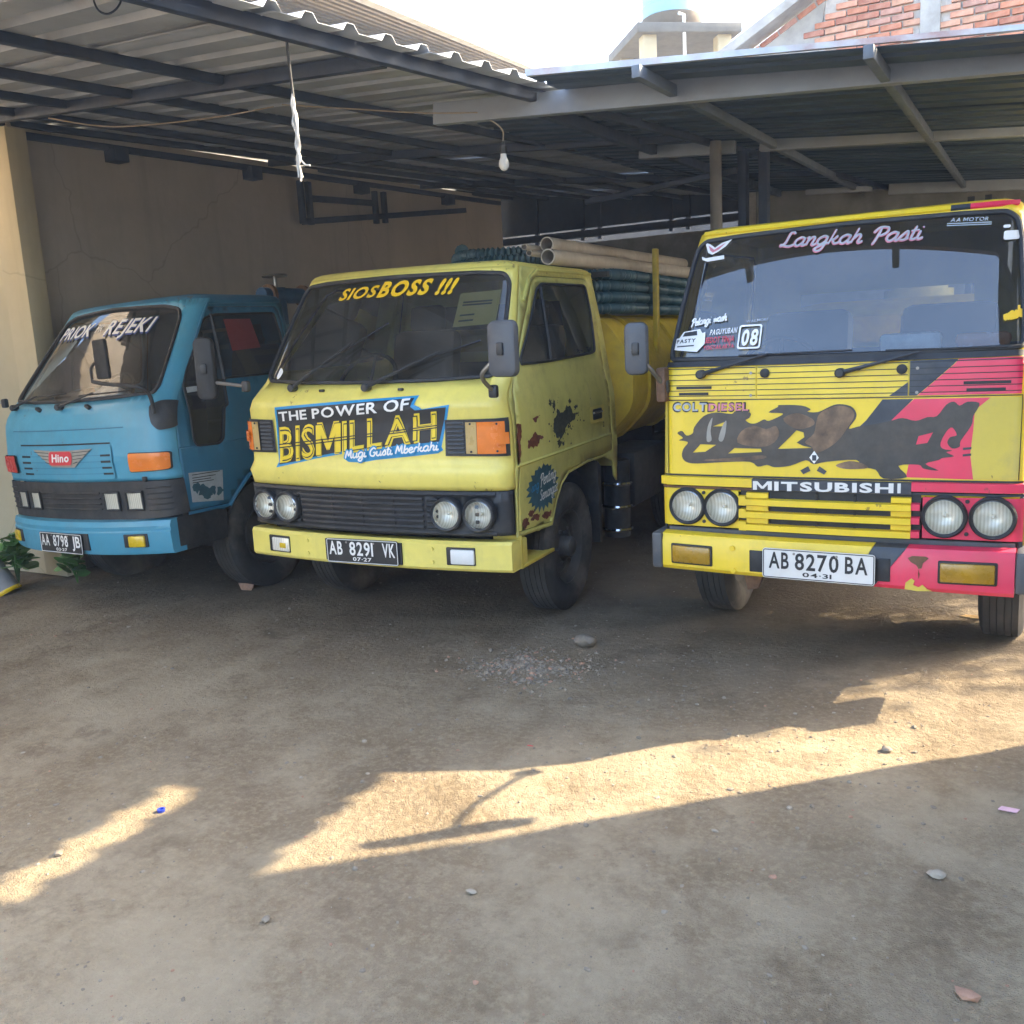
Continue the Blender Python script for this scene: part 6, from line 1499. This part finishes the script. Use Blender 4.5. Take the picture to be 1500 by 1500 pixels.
# gravel and pebbles: nobody could count these
ICO = None
def scatter(name, spots, mats, label, cat):
    global ICO
    if ICO is None:
        bm = bmesh.new(); bmesh.ops.create_icosphere(bm, subdivisions=1, radius=1); bm.verts.index_update()
        ICO = ([v_.co.copy() for v_ in bm.verts], [tuple(q.index for q in f.verts) for f in bm.faces]); bm.free()
    V, F_, MI = [], [], []; rg = random.Random(21)
    for (x, y, r) in spots:
        sq = (rg.uniform(.75, 1.35), rg.uniform(.7, 1.1), rg.uniform(.4, .8)); a = rg.uniform(0, 6.28); ca, sa_ = math.cos(a), math.sin(a); b0 = len(V); z = gh(x, y)+r*sq[2]*.10
        for c_ in ICO[0]:
            j = 1+rg.uniform(-.22, .22); px, py, pz = c_.x*sq[0]*r*j, c_.y*sq[1]*r*j, c_.z*sq[2]*r*j
            V.append((x+px*ca-py*sa_, y+px*sa_+py*ca, z+pz))
        F_ += [tuple(b0+i for i in f) for f in ICO[1]]; MI += [rg.choices(range(len(mats)), [8, 2, 1][:len(mats)])[0]]*len(ICO[1])
    me = bpy.data.meshes.new(name); me.from_pydata(V, [], F_)
    for m_ in mats: me.materials.append(MATS[m_])
    me.polygons.foreach_set('material_index', MI); me.update()
    o = link(name, me); tag(o, label, cat, kind='stuff'); return o
rg = random.Random(33); sp = []
for k in range(1500):
    a, d = rg.uniform(0, 6.28), abs(rg.gauss(0, .52))
    sp.append((-2.15+.42*d*math.cos(a)+.05*math.sin(3*a), 3.95+.30*d*math.sin(a), min(.017, .0035+rg.expovariate(1/.0032))))
scatter('gravel_heap', sp, ['stone', 'rock_tan', 'stone_brick'], 'low heap of grey gravel and rubble in front of the yellow truck', 'gravel')
sp = []
for k in range(9500):
    x, y = rg.uniform(-6.2, .5), 1.3+5.0*rg.random()**1.4
    if rg.random() > .35+.65*max(0, mnoise.noise(Vector((x*1.3, y*1.3, 5)))+.3): continue
    sp.append((x, y, min(.012, .0018+rg.expovariate(1/.0018))))
for k in range(420):
    x, y = rg.gauss(-.9, .6), rg.gauss(3.6, .6); sp.append((x, y, min(.013, .003+rg.expovariate(1/.0025))))
scatter('pebbles', sp, ['stone', 'stone_pale', 'stone_brick'], 'small loose pebbles strewn over the packed earth', 'pebbles')

# potted plant by the corner
def leaf_mesh(L_, W_, mat, seed):
    rg = random.Random(seed); mb = MB(); n = 6
    for i in range(n+1):
        t_ = i/n; wd = W_*math.sin(math.pi*min(1, .08+t_*.92))**.8*(1 if t_ < .98 else .05); dz = -.10*L_*t_*t_
        mb.v += [(-wd/2, L_*t_, dz+.02*L_), (0, L_*t_, dz), (wd/2, L_*t_, dz+.02*L_)]
    for i in range(n): mb.f += [(i*3, i*3+1, i*3+4, i*3+3), (i*3+1, i*3+2, i*3+5, i*3+4)]
    return mb.mesh('leaf', mat, True, 60)
LM = [leaf_mesh(.13, .125, 'leaf_%d' % (k % 3), k) for k in range(3)]+[leaf_mesh(.095, .09, 'leaf_%d' % (k % 3), k) for k in range(3)]
def bush(name, label, loc, h, n, spread, seed, group=None):
    rg = random.Random(seed); t_ = thing(name, label, 'plant', loc, group=group)
    mb = MB()
    tips = []
    for k in range(7):
        a = rg.uniform(0, 6.28); d = spread*rg.uniform(.3, .9)
        pts = [(0, 0, 0), (d*.3*math.cos(a), d*.3*math.sin(a), h*.5), (d*math.cos(a), d*math.sin(a), h*rg.uniform(.75, 1))]
        mb.tube(smooth_poly(pts, 4, False), .006, 5); tips.append(pts)
    mb.build('stems', 'leaf_0', t_)
    for k in range(n):
        p = rg.choice(tips); u = rg.uniform(.25, 1); a0, a1, a2 = (Vector(q) for q in p)
        c_ = a0*(1-u)**2+a1*2*u*(1-u)+a2*u*u+Vector((rg.uniform(-.05, .05), rg.uniform(-.05, .05), rg.uniform(-.03, .05)))
        link('leaf', LM[rg.randrange(6)], t_, c_, (rg.uniform(-.2, .9), rg.uniform(-.5, .5), rg.uniform(0, 6.28)))
    return t_
bush('leafy_plant', 'bushy green broad-leaved plant growing against the cream wall corner', (-6.62, 4.22, 0), .46, 64, .26, 4)
bush('leafy_plant', 'low green weed sprouting under the blue bumper beside the broad-leaved plant', (-6.25, 4.45, 0), .22, 22, .16, 6)
pt = thing('paint_tub', 'grey and yellow plastic tub lying at the foot of the cream wall', 'tub', (-6.60, 4.06, .10), (0, R(62), R(20)))
MB().lathe([(-.13, 0), (-.13, .085), (.10, .10), (.13, .10)], 24).build('tub', 'pot_grey', pt)
MB().lathe([(.10, .102), (.115, .108), (.13, .102)], 24).build('rim', 'yellow_lens', pt)
# tree beyond the right canopy: its leaves dapple the light beside the trucks
tr = thing('leafy_tree', 'small leafy tree standing beyond the right end of the shed', 'tree', (3.2, 9.25, 0))
mb = MB(); mb.tube([(0, 0, 0), (.03, .02, 1.4), (-.05, .05, 2.6)], .1, 10, radii=[.13, .10, .07]); mb.build('trunk', 'bark', tr)
lb = MB(); rg = random.Random(77); tips = []
for k in range(9):
    a = rg.uniform(0, 6.28); e = Vector((math.cos(a)*rg.uniform(.5, 1.2), math.sin(a)*rg.uniform(.5, 1.2), 2.6+rg.uniform(.3, 1.8)))
    lb.tube(smooth_poly([(-.05, .05, 2.3), (e.x*.5, e.y*.5, 2.7), tuple(e)], 4, False), .03, 6, radii=None); tips.append(e)
lb.build('limbs', 'bark', tr)
cv = MB()
for k in range(2300):
    e = rg.choice(tips); p = e+Vector((rg.gauss(0, .28), rg.gauss(0, .28), rg.gauss(0, .22)))
    d1 = Vector((rg.uniform(-1, 1), rg.uniform(-1, 1), rg.uniform(-.5, .5))).normalized()*.06; d2 = d1.cross(Vector((rg.uniform(-1, 1), rg.uniform(-1, 1), 1))).normalized()*.028
    cv.add([p-d1, p+d2, p+d1, p-d2], [(0, 1, 2, 3)])
o = cv.build('crown', 'leaf_1', tr, smooth=False)

# ---- haze volume added to give the shadows a bluish veil
hz = MB().box((0, 50, 4.1), (640, 760, 10.6)).build('haze', 'white_print', smooth=False)
m = bpy.data.materials.new('haze_air'); m.use_nodes = True; MATS['haze_air'] = m; t = m.node_tree
t.nodes.remove(t.nodes["Principled BSDF"]); pv = t.nodes.new("ShaderNodeVolumePrincipled")
pv.inputs["Color"].default_value = (.72, .84, 1, 1); pv.inputs["Density"].default_value = .0034; pv.inputs["Anisotropy"].default_value = .2
t.links.new(pv.outputs[0], t.nodes["Material Output"].inputs["Volume"])
hz.data.materials.clear(); hz.data.materials.append(m); tag(hz, 'thin dusty morning air filling the yard', 'haze', kind='stuff')
